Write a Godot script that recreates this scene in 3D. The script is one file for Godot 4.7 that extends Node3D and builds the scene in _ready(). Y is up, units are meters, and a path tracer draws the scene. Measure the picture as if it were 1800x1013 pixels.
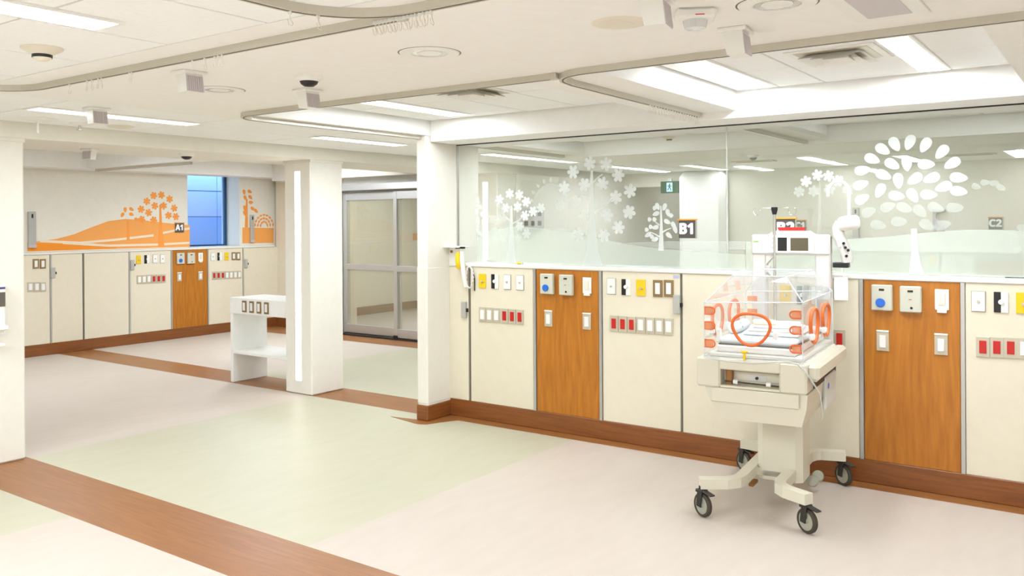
extends Node3D
# A neonatal ward: cream half-walls with oak panels, printed glass, low ceilings with curtain tracks, one incubator.
# x runs along the glazed half-wall, -z points into it, y is up. Positions marked by photo pixels are cast on the plane they touch.

const EYE := Vector3(0, 1.6, 0)
const TURN := Vector3(-0.0012, 0.6206, -0.0064)
const FOCAL := 1507.0
const CY := 392.0
const LOW := 2.30
const TRAY := 2.42

var M := {}
var used := {}
var rng := RandomNumberGenerator.new()

# ------------------------------------------------------------------ pixels to places
func hit(u: float, v: float, axis: int, val: float) -> Vector3:
	var b := Basis.from_euler(TURN)
	var d := b * Vector3((u - 900.0) / FOCAL, -(v - CY) / FOCAL, -1.0)
	var t := (val - EYE[axis]) / d[axis]
	return EYE + d * t

# ------------------------------------------------------------------ mesh helpers
func mb() -> SurfaceTool:
	var st := SurfaceTool.new()
	st.begin(Mesh.PRIMITIVE_TRIANGLES)
	st.set_smooth_group(-1)
	return st

func tri(st: SurfaceTool, a: Vector3, b: Vector3, c: Vector3) -> void:
	# a, b, c counter-clockwise seen from outside
	st.add_vertex(a); st.add_vertex(c); st.add_vertex(b)

func quad(st: SurfaceTool, a: Vector3, b: Vector3, c: Vector3, d: Vector3) -> void:
	tri(st, a, b, c); tri(st, a, c, d)

func box(st: SurfaceTool, c: Vector3, s: Vector3, bev := 0.0, bs := Basis.IDENTITY) -> void:
	var h := s / 2.0
	if bev <= 0.0:
		var p := []
		for i in 8:
			p.append(c + bs * Vector3(h.x if i & 1 else -h.x, h.y if i & 2 else -h.y, h.z if i & 4 else -h.z))
		quad(st, p[4], p[5], p[7], p[6]); quad(st, p[1], p[0], p[2], p[3])
		quad(st, p[5], p[1], p[3], p[7]); quad(st, p[0], p[4], p[6], p[2])
		quad(st, p[6], p[7], p[3], p[2]); quad(st, p[0], p[1], p[5], p[4])
		return
	var e := minf(bev, minf(h.x, minf(h.y, h.z)) * 0.98)
	var g := func(sx: float, sy: float, sz: float, k: int) -> Vector3:
		var v := Vector3(sx * h.x, sy * h.y, sz * h.z)
		for a in 3:
			if a != k:
				v[a] -= signf(v[a]) * e
		return c + bs * v
	for k in 3:
		var a := (k + 1) % 3
		var b := (k + 2) % 3
		for sg in [-1.0, 1.0]:
			var q := []
			for ab in [[-1.0, -1.0], [1.0, -1.0], [1.0, 1.0], [-1.0, 1.0]]:
				var s3 := Vector3.ZERO
				s3[k] = sg; s3[a] = ab[0]; s3[b] = ab[1]
				q.append(g.call(s3.x, s3.y, s3.z, k))
			if sg > 0: quad(st, q[0], q[1], q[2], q[3])
			else: quad(st, q[3], q[2], q[1], q[0])
		# edges along axis k
		for sa in [-1.0, 1.0]:
			for sb in [-1.0, 1.0]:
				var v0 := Vector3.ZERO
				var v1 := Vector3.ZERO
				v0[k] = -1.0; v0[a] = sa; v0[b] = sb
				v1[k] = 1.0; v1[a] = sa; v1[b] = sb
				var A: Vector3 = g.call(v0.x, v0.y, v0.z, a)
				var B: Vector3 = g.call(v1.x, v1.y, v1.z, a)
				var C: Vector3 = g.call(v1.x, v1.y, v1.z, b)
				var D: Vector3 = g.call(v0.x, v0.y, v0.z, b)
				if sa * sb > 0: quad(st, A, D, C, B)
				else: quad(st, A, B, C, D)
	for i in 8:
		var sx := 1.0 if i & 1 else -1.0
		var sy := 1.0 if i & 2 else -1.0
		var sz := 1.0 if i & 4 else -1.0
		var P: Vector3 = g.call(sx, sy, sz, 0)
		var Q: Vector3 = g.call(sx, sy, sz, 1)
		var R: Vector3 = g.call(sx, sy, sz, 2)
		if sx * sy * sz > 0: tri(st, P, Q, R)
		else: tri(st, P, R, Q)

func bx(st: SurfaceTool, x0: float, x1: float, y0: float, y1: float, z0: float, z1: float, bev := 0.0) -> void:
	box(st, Vector3((x0 + x1) / 2, (y0 + y1) / 2, (z0 + z1) / 2), Vector3(absf(x1 - x0), absf(y1 - y0), absf(z1 - z0)), bev)

func tube(st: SurfaceTool, pts: Array, r: Variant, n := 10, closed := false, squash := 1.0) -> void:
	st.set_smooth_group(0)
	var m := pts.size()
	var rings := []
	var side := Vector3.ZERO
	for i in m:
		var a: Vector3 = pts[(i - 1 + m) % m] if closed else pts[maxi(i - 1, 0)]
		var b: Vector3 = pts[(i + 1) % m] if closed else pts[mini(i + 1, m - 1)]
		var t := (b - a).normalized()
		if side == Vector3.ZERO:
			side = t.cross(Vector3.UP if absf(t.y) < 0.9 else Vector3.RIGHT).normalized()
		else:
			side = (side - t * side.dot(t)).normalized()
		var up := side.cross(t)
		var rr: float = r[i] if r is Array else r
		var ring := []
		for k in n:
			var an := TAU * k / n
			ring.append(pts[i] + side * cos(an) * rr + up * sin(an) * rr * squash)
		rings.append(ring)
	for i in (m if closed else m - 1):
		var A: Array = rings[i]
		var B: Array = rings[(i + 1) % m]
		for k in n:
			quad(st, A[k], B[k], B[(k + 1) % n], A[(k + 1) % n])
	st.set_smooth_group(-1)
	if not closed:
		for k in n:
			tri(st, pts[0], rings[0][k], rings[0][(k + 1) % n])
			tri(st, pts[m - 1], rings[m - 1][(k + 1) % n], rings[m - 1][k])

func lathe(st: SurfaceTool, prof: Array, at: Vector3, bs := Basis.IDENTITY, n := 24, smooth := false) -> void:
	# prof: Vector2(radius, height along local y), bottom to top outside
	st.set_smooth_group(0 if smooth else -1)
	for i in prof.size() - 1:
		var p: Vector2 = prof[i]
		var q: Vector2 = prof[i + 1]
		for k in n:
			var a0 := TAU * k / n
			var a1 := TAU * (k + 1) / n
			var A := at + bs * Vector3(p.x * cos(a0), p.y, p.x * sin(a0))
			var B := at + bs * Vector3(p.x * cos(a1), p.y, p.x * sin(a1))
			var C := at + bs * Vector3(q.x * cos(a1), q.y, q.x * sin(a1))
			var D := at + bs * Vector3(q.x * cos(a0), q.y, q.x * sin(a0))
			if p.x > 1e-5 and q.x > 1e-5: quad(st, A, D, C, B)
			elif p.x > 1e-5: tri(st, A, C, B)
			elif q.x > 1e-5: tri(st, A, D, C)
	st.set_smooth_group(-1)

func prism(st: SurfaceTool, poly: PackedVector2Array, o: Vector3, ux: Vector3, uy: Vector3, depth: float) -> void:
	# a flat outline in the plane (ux, uy), pushed out by depth along ux x uy
	var n := ux.cross(uy).normalized() * depth
	var pl := poly
	if Geometry2D.is_polygon_clockwise(pl):
		pl = pl.duplicate()
		pl.reverse()
	var ix := Geometry2D.triangulate_polygon(pl)
	var P := func(v: Vector2) -> Vector3: return o + ux * v.x + uy * v.y
	for i in range(0, ix.size(), 3):
		var a := pl[ix[i]]
		var b := pl[ix[i + 1]]
		var c := pl[ix[i + 2]]
		if (b - a).cross(c - a) < 0:
			var w := b
			b = c
			c = w
		tri(st, P.call(a) + n, P.call(b) + n, P.call(c) + n)
		tri(st, P.call(a), P.call(c), P.call(b))
	for i in pl.size():
		var a := pl[i]
		var b := pl[(i + 1) % pl.size()]
		quad(st, P.call(a), P.call(b), P.call(b) + n, P.call(a) + n)

func sweep(st: SurfaceTool, pts: Array, w: float, y0: float, y1: float) -> void:
	# a bar of rectangular section along a path in plan
	var L := []
	var R := []
	for i in pts.size():
		var a: Vector3 = pts[maxi(i - 1, 0)]
		var b: Vector3 = pts[mini(i + 1, pts.size() - 1)]
		var t := (b - a).normalized()
		var s := Vector3(-t.z, 0, t.x) * w / 2.0
		L.append(pts[i] - s)
		R.append(pts[i] + s)
	var up := Vector3(0, y1, 0)
	var dn := Vector3(0, y0, 0)
	for i in pts.size() - 1:
		quad(st, L[i] + dn, L[i] + up, L[i + 1] + up, L[i + 1] + dn)
		quad(st, R[i + 1] + dn, R[i + 1] + up, R[i] + up, R[i] + dn)
		quad(st, L[i] + dn, L[i + 1] + dn, R[i + 1] + dn, R[i] + dn)
		quad(st, L[i] + up, R[i] + up, R[i + 1] + up, L[i + 1] + up)
	var e := pts.size() - 1
	quad(st, L[0] + dn, R[0] + dn, R[0] + up, L[0] + up)
	quad(st, R[e] + dn, L[e] + dn, L[e] + up, R[e] + up)

func numbered(called: String, parent: Node) -> String:
	var key := str(parent.get_instance_id()) + called
	var k: int = used.get(key, 0)
	used[key] = k + 1
	return called if k == 0 else "%s_%03d" % [called, k]

func obj(called: String, st: Variant, mat: Material, parent: Node = self) -> MeshInstance3D:
	var o := MeshInstance3D.new()
	o.name = numbered(called, parent)
	if st is Mesh:
		o.mesh = st
	else:
		st.generate_normals()
		o.mesh = st.commit()
	o.material_override = null
	for i in o.mesh.get_surface_count():
		o.set_surface_override_material(i, mat)
	parent.add_child(o, true)
	return o

func tag(o: Node, label: String, category: String, group := "") -> void:
	o.set_meta("label", label)
	o.set_meta("category", category)
	if group: o.set_meta("group", group)

func thing(called: String, label: String, category: String, at := Vector3.ZERO, turn := 0.0, group := "") -> Node3D:
	var o := Node3D.new()
	o.name = numbered(called, self)
	add_child(o, true)
	o.position = at
	o.rotation.y = turn
	tag(o, label, category, group)
	return o

func shell(called: String) -> Node3D:
	var o := Node3D.new()
	o.name = numbered(called, self)
	add_child(o, true)
	o.set_meta("kind", "structure")
	return o

func struct(called: String, st: SurfaceTool, mat: Material) -> MeshInstance3D:
	var o := obj(called, st, mat)
	o.set_meta("kind", "structure")
	return o

# ------------------------------------------------------------------ materials
func col(r: float, g: float, b: float) -> Color:
	return Color(r / 255.0, g / 255.0, b / 255.0)

func mat(key: String, c: Color, rough := 0.6, metal := 0.0) -> StandardMaterial3D:
	var m := StandardMaterial3D.new()
	m.resource_name = key
	m.albedo_color = c
	m.roughness = rough
	m.metallic = metal
	M[key] = m
	return m

func clear(key: String, c: Color, alpha: float, rough := 0.02) -> StandardMaterial3D:
	var m := mat(key, Color(c.r, c.g, c.b, alpha), rough)
	m.transparency = BaseMaterial3D.TRANSPARENCY_ALPHA
	return m

func noise_tex(seed_: int, w: int, h: int, fx: float, fy: float, base: Color, amp: Vector3, oct := 4, speck := 0.0) -> ImageTexture:
	var im := Image.create(w, h, true, Image.FORMAT_RGB8)
	var n := FastNoiseLite.new()
	n.seed = seed_
	n.noise_type = FastNoiseLite.TYPE_SIMPLEX
	n.frequency = 1.0
	n.fractal_octaves = oct
	var r := RandomNumberGenerator.new()
	r.seed = seed_
	for y in h:
		for x in w:
			# wrapped on a torus so that the texture repeats without a seam
			var a := TAU * x / w
			var b := TAU * y / h
			var v := n.get_noise_3d(cos(a) * fx + sin(b) * fy * 0.7, sin(a) * fx + 3.1, cos(b) * fy + sin(a) * fx * 0.3)
			if speck > 0.0: v += r.randf_range(-speck, speck)
			im.set_pixel(x, y, Color(base.r + amp.x * v, base.g + amp.y * v, base.b + amp.z * v))
	im.generate_mipmaps()
	return ImageTexture.create_from_image(im)

func textured(key: String, tex: Texture2D, scale: Vector3, rough: float, spec := 0.5) -> StandardMaterial3D:
	var m := mat(key, Color.WHITE, rough)
	m.albedo_texture = tex
	m.uv1_triplanar = true
	m.uv1_world_triplanar = true
	m.uv1_scale = scale
	m.metallic_specular = spec
	return m

func make_materials() -> void:
	textured("vinyl_beige", noise_tex(3, 256, 256, 2.2, 0.8, col(200, 187, 174), Vector3(0.012, 0.012, 0.013), 4, 0.15), Vector3(0.6, 0.6, 0.6), 0.5, 0.4)
	textured("vinyl_green", noise_tex(4, 256, 256, 2.2, 0.8, col(190, 185, 161), Vector3(0.013, 0.011, 0.018), 4, 0.15), Vector3(0.6, 0.6, 0.6), 0.45, 0.4)
	textured("vinyl_brown", noise_tex(5, 256, 256, 0.8, 6.0, col(148, 96, 50), Vector3(0.05, 0.045, 0.04), 4, 0.2), Vector3(0.5, 1.0, 1.0), 0.38, 0.5)
	textured("cove_brown", noise_tex(6, 256, 256, 0.8, 5.0, col(134, 78, 34), Vector3(0.06, 0.045, 0.03), 4, 0.2), Vector3(0.5, 1.5, 0.5), 0.4, 0.5)
	textured("oak", noise_tex(7, 256, 512, 2.6, 0.8, col(182, 112, 28), Vector3(0.07, 0.065, 0.05), 4, 0.12), Vector3(1.6, 0.6, 1.6), 0.38, 0.5)
	textured("tile_white", noise_tex(8, 256, 256, 3.0, 3.0, col(249, 249, 247), Vector3(0.012, 0.012, 0.012), 3, 0.6), Vector3(2.5, 2.5, 2.5), 0.9, 0.2)
	textured("paint_white", noise_tex(9, 128, 128, 2.0, 2.0, col(247, 245, 240), Vector3(0.008, 0.008, 0.008), 3, 0.3), Vector3(0.8, 0.8, 0.8), 0.75, 0.3)
	textured("paint_cream", noise_tex(10, 128, 128, 2.0, 2.0, col(238, 233, 222), Vector3(0.008, 0.008, 0.01), 3, 0.3), Vector3(0.8, 0.8, 0.8), 0.65, 0.35)
	textured("panel_cream", noise_tex(11, 128, 128, 2.0, 2.0, col(230, 220, 197), Vector3(0.008, 0.008, 0.01), 3, 0.25), Vector3(0.8, 0.8, 0.8), 0.45, 0.45)
	textured("linen", noise_tex(12, 128, 128, 3.0, 3.0, col(238, 239, 238), Vector3(0.02, 0.02, 0.02), 3, 0.4), Vector3(6, 6, 6), 0.9, 0.2)
	textured("film_wall", noise_tex(13, 128, 128, 2.0, 2.0, col(234, 229, 216), Vector3(0.01, 0.01, 0.01), 3, 0.2), Vector3(0.8, 0.8, 0.8), 0.7, 0.3)
	mat("grid_bar", col(216, 213, 204), 0.6)
	mat("gap_dark", col(120, 116, 104), 0.9)
	mat("ledge_white", col(234, 231, 222), 0.3)
	mat("aluminium", col(196, 194, 190), 0.35, 0.7)
	mat("track_metal", col(206, 200, 186), 0.45, 0.25)
	mat("seal_black", col(40, 34, 30), 0.6)
	mat("white_plastic", col(242, 240, 234), 0.35)
	mat("warm_plastic", col(232, 224, 206), 0.4)
	mat("station_grey", col(206, 204, 186), 0.45)
	mat("lens_grey", col(202, 192, 194), 0.35)
	mat("bracket_grey", col(186, 184, 176), 0.4, 0.2)
	mat("yellow_plate", col(240, 200, 20), 0.4)
	mat("black_plastic", col(24, 22, 22), 0.4)
	mat("red_plastic", col(196, 32, 24), 0.35)
	mat("blue_button", col(38, 108, 206), 0.35)
	mat("steel_frame", col(200, 190, 168), 0.4, 0.15)
	mat("bronze_frame", col(150, 122, 82), 0.4, 0.35)
	mat("sign_brown", col(84, 76, 74), 0.5)
	mat("sign_white", col(244, 244, 242), 0.5)
	mat("sign_orange", col(240, 158, 40), 0.45)
	mat("mural_orange", col(244, 166, 84), 0.7)
	mat("mural_deep", col(248, 148, 30), 0.7)
	mat("mural_tree", col(246, 156, 66), 0.7)
	mat("mural_line", col(240, 222, 196), 0.7)
	mat("exit_green", col(4, 70, 44), 0.5)
	mat("exit_pale", col(176, 226, 236), 0.4)
	mat("purple", col(88, 66, 138), 0.4)
	mat("dark_glass", col(100, 94, 88), 0.15)
	mat("incubator_white", col(220, 213, 193), 0.38)
	mat("incubator_grey", col(214, 212, 204), 0.4)
	mat("tower_white", col(214, 208, 200), 0.4)
	mat("mattress_blue", col(222, 234, 236), 0.8)
	mat("diaper_peach", col(246, 212, 178), 0.8)
	mat("rubber_dark", col(66, 58, 44), 0.6)
	mat("fork_black", col(44, 40, 34), 0.5)
	mat("hub_grey", col(170, 168, 150), 0.5)
	mat("wood_brown", col(150, 100, 44), 0.55)
	mat("seat_teal", col(36, 120, 150), 0.5)
	mat("facade_light", col(214, 218, 244), 0.25)
	mat("facade_mid", col(160, 194, 236), 0.25)
	mat("facade_deep", col(30, 112, 160), 0.25)
	mat("facade_joint", col(20, 74, 116), 0.5)
	mat("chrome", col(210, 208, 202), 0.2, 0.9)
	var ring := mat("orange_ring", col(228, 108, 38), 0.35)
	ring.subsurf_scatter_enabled = false
	clear("orange_clear", col(238, 140, 74), 0.55, 0.2)
	clear("pane", col(218, 232, 202), 0.065, 0.02)
	clear("door_pane", col(206, 204, 170), 0.16, 0.02)
	clear("window_pane", col(150, 196, 240), 0.10, 0.02)
	clear("acrylic", col(236, 238, 240), 0.10, 0.03)
	clear("acrylic_edge", col(240, 242, 244), 0.5, 0.15)
	clear("film_strong", col(230, 233, 228), 0.78, 0.6)
	clear("film_mid", col(230, 235, 229), 0.46, 0.6)
	clear("film_faint", col(230, 236, 229), 0.16, 0.6)
	clear("film_trace", col(230, 236, 229), 0.08, 0.6)
	clear("film_hill", col(226, 234, 222), 0.30, 0.6)
	clear("seam", col(246, 248, 244), 0.55, 0.3)
	clear("tubing", col(226, 226, 220), 0.6, 0.2)
	var lamp := mat("lamp_panel", col(255, 252, 246), 0.5)
	lamp.emission_enabled = true
	lamp.emission = Color(1.0, 0.985, 0.96)
	lamp.emission_energy_multiplier = 2.4
	var ind := mat("lamp_green", col(120, 200, 60), 0.4)
	ind.emission_enabled = true
	ind.emission = Color(0.4, 0.8, 0.2)
	ind.emission_energy_multiplier = 0.5
	var ex := mat("exit_glow", col(176, 226, 236), 0.4)
	ex.emission_enabled = true
	ex.emission = col(170, 226, 240)
	ex.emission_energy_multiplier = 0.6
	var cub := mat("screen_dark", col(8, 10, 12), 0.1)
	cub.metallic_specular = 0.5
	mat("screen_brown", col(88, 78, 56), 0.12)

# ------------------------------------------------------------------ camera, sky, lights
const LAMP_ENERGY := 2.3

func lamp(x0: float, x1: float, z0: float, z1: float, y: float, label: String, group := "", energy := LAMP_ENERGY) -> void:
	# a recessed linear ceiling light: white frame, glowing diffuser, and its light just under it
	var t := thing("ceiling_light", label, "light", Vector3((x0 + x1) / 2, y, (z0 + z1) / 2), 0.0, group)
	var w := x1 - x0
	var l := z1 - z0
	var f := mb()
	for s in [-1.0, 1.0]:
		box(f, Vector3(s * (w / 2 + 0.008), 0.0, 0), Vector3(0.016, 0.018, l + 0.03), 0.002)
		box(f, Vector3(0, 0.0, s * (l / 2 + 0.008)), Vector3(w, 0.018, 0.016), 0.002)
	obj("frame", f, M.white_plastic, t)
	var d := mb()
	box(d, Vector3(0, -0.001, 0), Vector3(w, 0.006, l))
	obj("lamp_diffuser", d, M.lamp_panel, t)
	var a := AreaLight3D.new()
	a.name = "light"
	a.area_size = Vector2(w, l)
	a.light_energy = energy
	a.light_color = Color(0.912, 0.957, 1.0)
	a.shadow_enabled = true
	a.set("area_range", 30.0)
	a.set("area_attenuation", 2.0)
	a.rotation = Vector3(-PI / 2, 0, 0)
	a.position = Vector3(0, -0.006, 0)
	t.add_child(a, true)

func setup() -> void:
	var cam := Camera3D.new()
	cam.name = "camera"
	cam.position = EYE
	cam.rotation = TURN
	cam.projection = Camera3D.PROJECTION_FRUSTUM
	cam.near = 0.05
	cam.far = 200.0
	cam.size = 1013.0 / FOCAL * cam.near
	cam.frustum_offset = Vector2(0, -(506.5 - CY) / FOCAL * cam.near)
	add_child(cam)
	cam.current = true
	var env := Environment.new()
	env.background_mode = Environment.BG_SKY
	var sky := Sky.new()
	var sm := ProceduralSkyMaterial.new()
	sm.sky_top_color = Color(0.42, 0.6, 0.88)
	sm.sky_horizon_color = Color(0.66, 0.8, 0.96)
	sm.ground_bottom_color = Color(0.3, 0.34, 0.38)
	sm.ground_horizon_color = Color(0.5, 0.58, 0.66)
	sm.sun_angle_max = 1.0
	sm.energy_multiplier = 14.0
	sky.sky_material = sm
	env.sky = sky
	env.tonemap_mode = Environment.TONE_MAPPER_LINEAR
	env.tonemap_exposure = 1.02
	env.sdfgi_enabled = true
	env.ssao_enabled = true
	env.ssil_enabled = true
	var we := WorldEnvironment.new()
	we.name = "world"
	we.environment = env
	add_child(we)

# ------------------------------------------------------------------ the setting
func slab(parent: Node, called: String, m: Material, x0: float, x1: float, y0: float, y1: float, z0: float, z1: float, bev := 0.0) -> MeshInstance3D:
	var st := mb()
	bx(st, x0, x1, y0, y1, z0, z1, bev)
	return obj(called, st, m, parent)

func make_floor() -> void:
	var f := shell("floor")
	slab(f, "screed", M.vinyl_beige, -14.0, 3.2, -0.3, -0.004, -15.0, 3.2)
	var g := 0.0
	# welded sheets of vinyl, 4 mm thick
	var sheets := [
		["vinyl_beige", -10.9, -6.12, -2.41, 3.0], ["vinyl_green", -6.12, -4.71, -2.41, 3.0], ["vinyl_beige", -4.71, 3.0, -2.41, 3.0],
		["vinyl_brown", -10.9, 3.0, -2.855, -2.41],
		["vinyl_beige", -10.9, -6.12, -5.365, -2.855], ["vinyl_green", -6.12, -3.297, -5.365, -2.855], ["vinyl_beige", -3.297, 3.0, -5.365, -2.855],
		["vinyl_brown", -10.9, -4.55, -5.80, -5.365], ["vinyl_brown", -4.55, 3.0, -5.80, -5.365],
		["vinyl_beige", -10.9, -7.43, -8.15, -5.80], ["vinyl_green", -7.43, -4.55, -8.15, -5.80], ["vinyl_beige", -4.55, 3.0, -8.15, -5.80],
		["vinyl_brown", -10.9, -6.1, -8.75, -8.15], ["vinyl_green", -6.1, 3.0, -11.5, -8.15],
		["vinyl_beige", -10.9, -6.1, -15.0, -8.75],
	]
	for s in sheets:
		slab(f, "vinyl_sheet", M[s[0]], s[1] + g, s[2] - g, -0.004, 0.0, s[3] + g, s[4] - g)
	slab(f, "vinyl_sheet", M.vinyl_beige, -6.1, 3.0, -0.004, 0.0, -15.0, -11.5)

func tile_field(parent: Node, xs: Array, zs: Array, y: float, skip := []) -> void:
	slab(parent, "grid_bars", M.grid_bar, xs[0], xs[-1], y + 0.004, y + 0.03, minf(zs[0], zs[-1]), maxf(zs[0], zs[-1]))
	for i in xs.size() - 1:
		for j in zs.size() - 1:
			if skip.has([i, j]): continue
			var a := minf(zs[j], zs[j + 1])
			var b := maxf(zs[j], zs[j + 1])
			slab(parent, "ceiling_tile", M.tile_white, xs[i] + 0.007, xs[i + 1] - 0.007, y, y + 0.016, a + 0.007, b - 0.007, 0.002)

func steps(a: float, b: float, d: float) -> Array:
	var n := maxi(1, roundi(absf(b - a) / d))
	var out := []
	for i in n + 1: out.append(lerpf(a, b, float(i) / n))
	return out

func make_ceiling() -> void:
	var c := shell("ceiling")
	var P: Material = M.paint_white
	slab(c, "roof_slab", P, -14.0, 3.2, 2.62, 2.8, -15.0, 3.2)
	# low plaster soffits
	slab(c, "soffit", P, -4.85, 3.0, LOW, 2.62, -3.47, -1.95)
	slab(c, "soffit", P, -4.85, -4.56, LOW, 2.62, -5.25, -3.47)
	slab(c, "soffit", P, -2.45, -2.0, LOW, 2.62, -5.25, -3.47)
	slab(c, "soffit", P, -0.42, 0.45, LOW, 2.62, -5.25, -3.47)
	slab(c, "soffit", P, -4.56, 3.0, 2.25, 2.62, -5.95, -5.25, 0.004)
	slab(c, "soffit", P, -4.85, -4.56, LOW, 2.62, -7.65, -5.25)
	slab(c, "soffit", P, -2.45, -2.1, LOW, 2.62, -7.65, -5.95)
	slab(c, "soffit", P, -4.85, 3.0, 2.265, 2.62, -8.85, -7.65)
	slab(c, "soffit", P, -4.85, 3.0, 2.295, 2.62, -11.5, -8.85)
	# the beam over the columns and the bay beyond it
	slab(c, "beam", M.paint_cream, -6.93, -6.1, 2.19, 2.62, -11.5, 3.0, 0.004)
	slab(c, "bay_ceiling", P, -10.9, -6.93, 2.5, 2.62, -8.75, 3.0)
	slab(c, "bulkhead", P, -10.9, -10.5, 2.295, 2.5, -8.75, 3.0)
	slab(c, "bulkhead", P, -10.5, -6.93, 2.295, 2.5, -5.82, -5.6)
	slab(c, "bulkhead", M.paint_cream, -10.5, -6.93, 2.24, 2.5, -8.75, -8.45)
	slab(c, "bay_ceiling", P, -10.9, -6.1, 2.35, 2.62, -15.0, -8.75)
	slab(c, "bay_ceiling", P, -6.1, 3.0, 2.25, 2.62, -15.0, -11.5)
	# lay-in tile fields
	tile_field(c, [-4.555, -4.22, -4.02, -3.60, -3.15, -2.455], [-5.245, -5.09, -4.44, -3.95, -3.475], TRAY, [[1, 1], [1, 2]])
	tile_field(c, [-1.995, -1.90, -1.72, -1.45, -0.92, -0.77, -0.425], [-5.245, -5.17, -4.62, -4.1, -3.475], TRAY, [[1, 1], [1, 2], [4, 1], [4, 2]])
	tile_field(c, [0.455, 1.2, 2.0, 3.0], [-5.245, -4.6, -4.1, -3.475], TRAY)
	tile_field(c, [-6.1, -5.38, -5.20, -4.85], [3.0, 2.0, 1.0, 0.0, -1.2, -2.49, -3.59, -4.70, -5.70, -6.95, -8.05, -9.35, -11.2, -11.5], LOW, [[1, 5], [1, 7], [1, 9], [1, 11], [1, 2]])
	tile_field(c, steps(-4.85, 3.0, 0.6), [-1.95, -1.40, -0.80, -0.2, 0.4, 1.0, 1.6, 2.2, 3.0], LOW)
	tile_field(c, [-4.555, -3.95, -3.35, -2.455], [-5.955, -6.55, -7.15, -7.645], TRAY)
	tile_field(c, [-2.095, -1.5, -0.9, -0.3, 0.6, 1.8, 3.0], [-5.955, -6.55, -7.15, -7.645], TRAY)
	# plaster above the fields (closing the recesses)
	# lamps
	lamp(-4.21, -4.03, -5.08, -3.96, TRAY, "slim ceiling light in the recess beside the square louvred vent near the white pillar")
	lamp(-1.89, -1.73, -5.16, -4.11, TRAY, "slim ceiling light in the recess over the incubator, beside the curtained corner")
	lamp(-0.91, -0.78, -5.16, -4.11, TRAY, "slim ceiling light in the incubator's recess, past the square vent")
	lamp(-5.37, -5.21, -3.58, -2.50, LOW, "slim ceiling light in the aisle beside the white alarm and box detectors", "", 0.9)
	lamp(-5.37, -5.21, -5.69, -4.71, LOW, "slim ceiling light in the aisle in front of the column with the light strip", "", 1.7)
	lamp(-5.37, -5.21, -8.04, -6.96, LOW, "slim ceiling light in the aisle seen through the printed glass, nearer one", "", 2.3)
	lamp(-3.9, -3.74, -7.08, -6.0, TRAY, "added unseen ceiling light just behind the glass in the recess by the pillar", "", 1.8)  # added lamp, hidden by the bulkhead, brightens the room beyond the glass
	lamp(-5.37, -5.21, -11.1, -9.45, LOW, "slim ceiling light in the aisle seen through the printed glass, near exit sign", "", 1.6)
	lamp(-5.68, -5.54, -13.6, -12.5, 2.25, "added ceiling light in the passage behind the exit sign", "", 0.18)  # added lamp that lightens the passage
	lamp(-4.50, -4.36, -11.2, -9.9, 2.295, "slim ceiling light beyond the glass beside the pale wall corner", "", 0.55)
	lamp(-2.95, -2.81, -11.2, -9.95, 2.295, "slim ceiling light beyond the glass above the small C1 sign", "", 0.6)
	lamp(-2.05, -1.91, -11.2, -9.95, 2.295, "slim ceiling light beyond the glass behind the printed leaf tree", "", 0.55)
	lamp(-1.0, -0.86, -11.2, -9.95, 2.295, "slim ceiling light beyond the glass above the small C2 sign", "", 0.2)
	lamp(-0.72, -0.58, -11.2, -9.95, 2.295, "slim ceiling light beyond the glass, second of the pair above C2 sign", "", 0.2)
	lamp(-0.86, -0.70, -7.1, -6.0, TRAY, "slim ceiling light just behind the printed glass, in the recess", "", 1.5)
	lamp(-2.98, -2.82, -1.62, -0.45, LOW, "slim ceiling light in the tiled field beside the round smoke detector", "", 3.8)
	lamp(-5.37, -5.21, -1.1, 0.0, LOW, "slim ceiling light in the aisle behind the near column", "", 3.5)
	lamp(-0.9, -0.74, -1.2, 0.0, LOW, "slim ceiling light in the tiled field over the near bay", "", 4.5)
	lamp(1.2, 1.36, -1.2, 0.0, LOW, "slim ceiling light in the tiled field of the next near bay", "", 4.5)
	lamp(-4.1, -3.94, -0.6, 0.6, LOW, "slim ceiling light in the tiled field beside the aisle", "", 4.5)  # added lamp out of view, lifts the brightness of the low ceiling
	lamp(-2.98, -2.82, 0.9, 2.1, LOW, "slim ceiling light in the tiled field behind the viewer", "", 4.5)  # another added lamp out of view, bounces more light onto the ceiling
	lamp(-0.9, -0.74, 0.9, 2.1, LOW, "added unseen ceiling light in the second row of the near bay", "", 4.5)  # added second-row lamp, unseen, for a brighter ceiling overhead
	lamp(1.6, 1.76, -5.1, -4.1, TRAY, "slim ceiling light in the bay past the oak panel")
	lamp(-8.9, -8.74, -8.0, -6.7, 2.5, "slim ceiling light hidden in the mural bay ceiling", "", 7.0)
	lamp(-8.9, -8.74, -4.6, -3.3, 2.5, "slim ceiling light in the bay behind the near column", "", 4.5)
	lamp(-8.5, -8.34, -11.0, -9.9, 2.35, "slim ceiling light behind the sliding doors", "", 3.4)

func panel_b(parent: Node, u0: float, u1: float, m: Material) -> void:
	var a := hit(u0, 600, 2, -5.5).x
	var b := hit(u1, 600, 2, -5.5).x
	slab(parent, "wall_panel", m, a, b, 0.14, 1.235, -5.512, -5.492, 0.003)

func trim_b(parent: Node, u: float, wide: bool) -> void:
	var a := hit(u, 600, 2, -5.5).x
	slab(parent, "panel_trim", M.aluminium if wide else M.gap_dark, a - (0.011 if wide else 0.004), a + (0.011 if wide else 0.004), 0.14, 1.235, -5.51, -5.487 if wide else -5.496)

func cove(called: String, x0: float, x1: float, z0: float, z1: float, h := 0.14) -> void:
	var st := mb()
	bx(st, x0, x1, 0.0, h, z0, z1, 0.004)
	struct(called, st, M.cove_brown)

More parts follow.
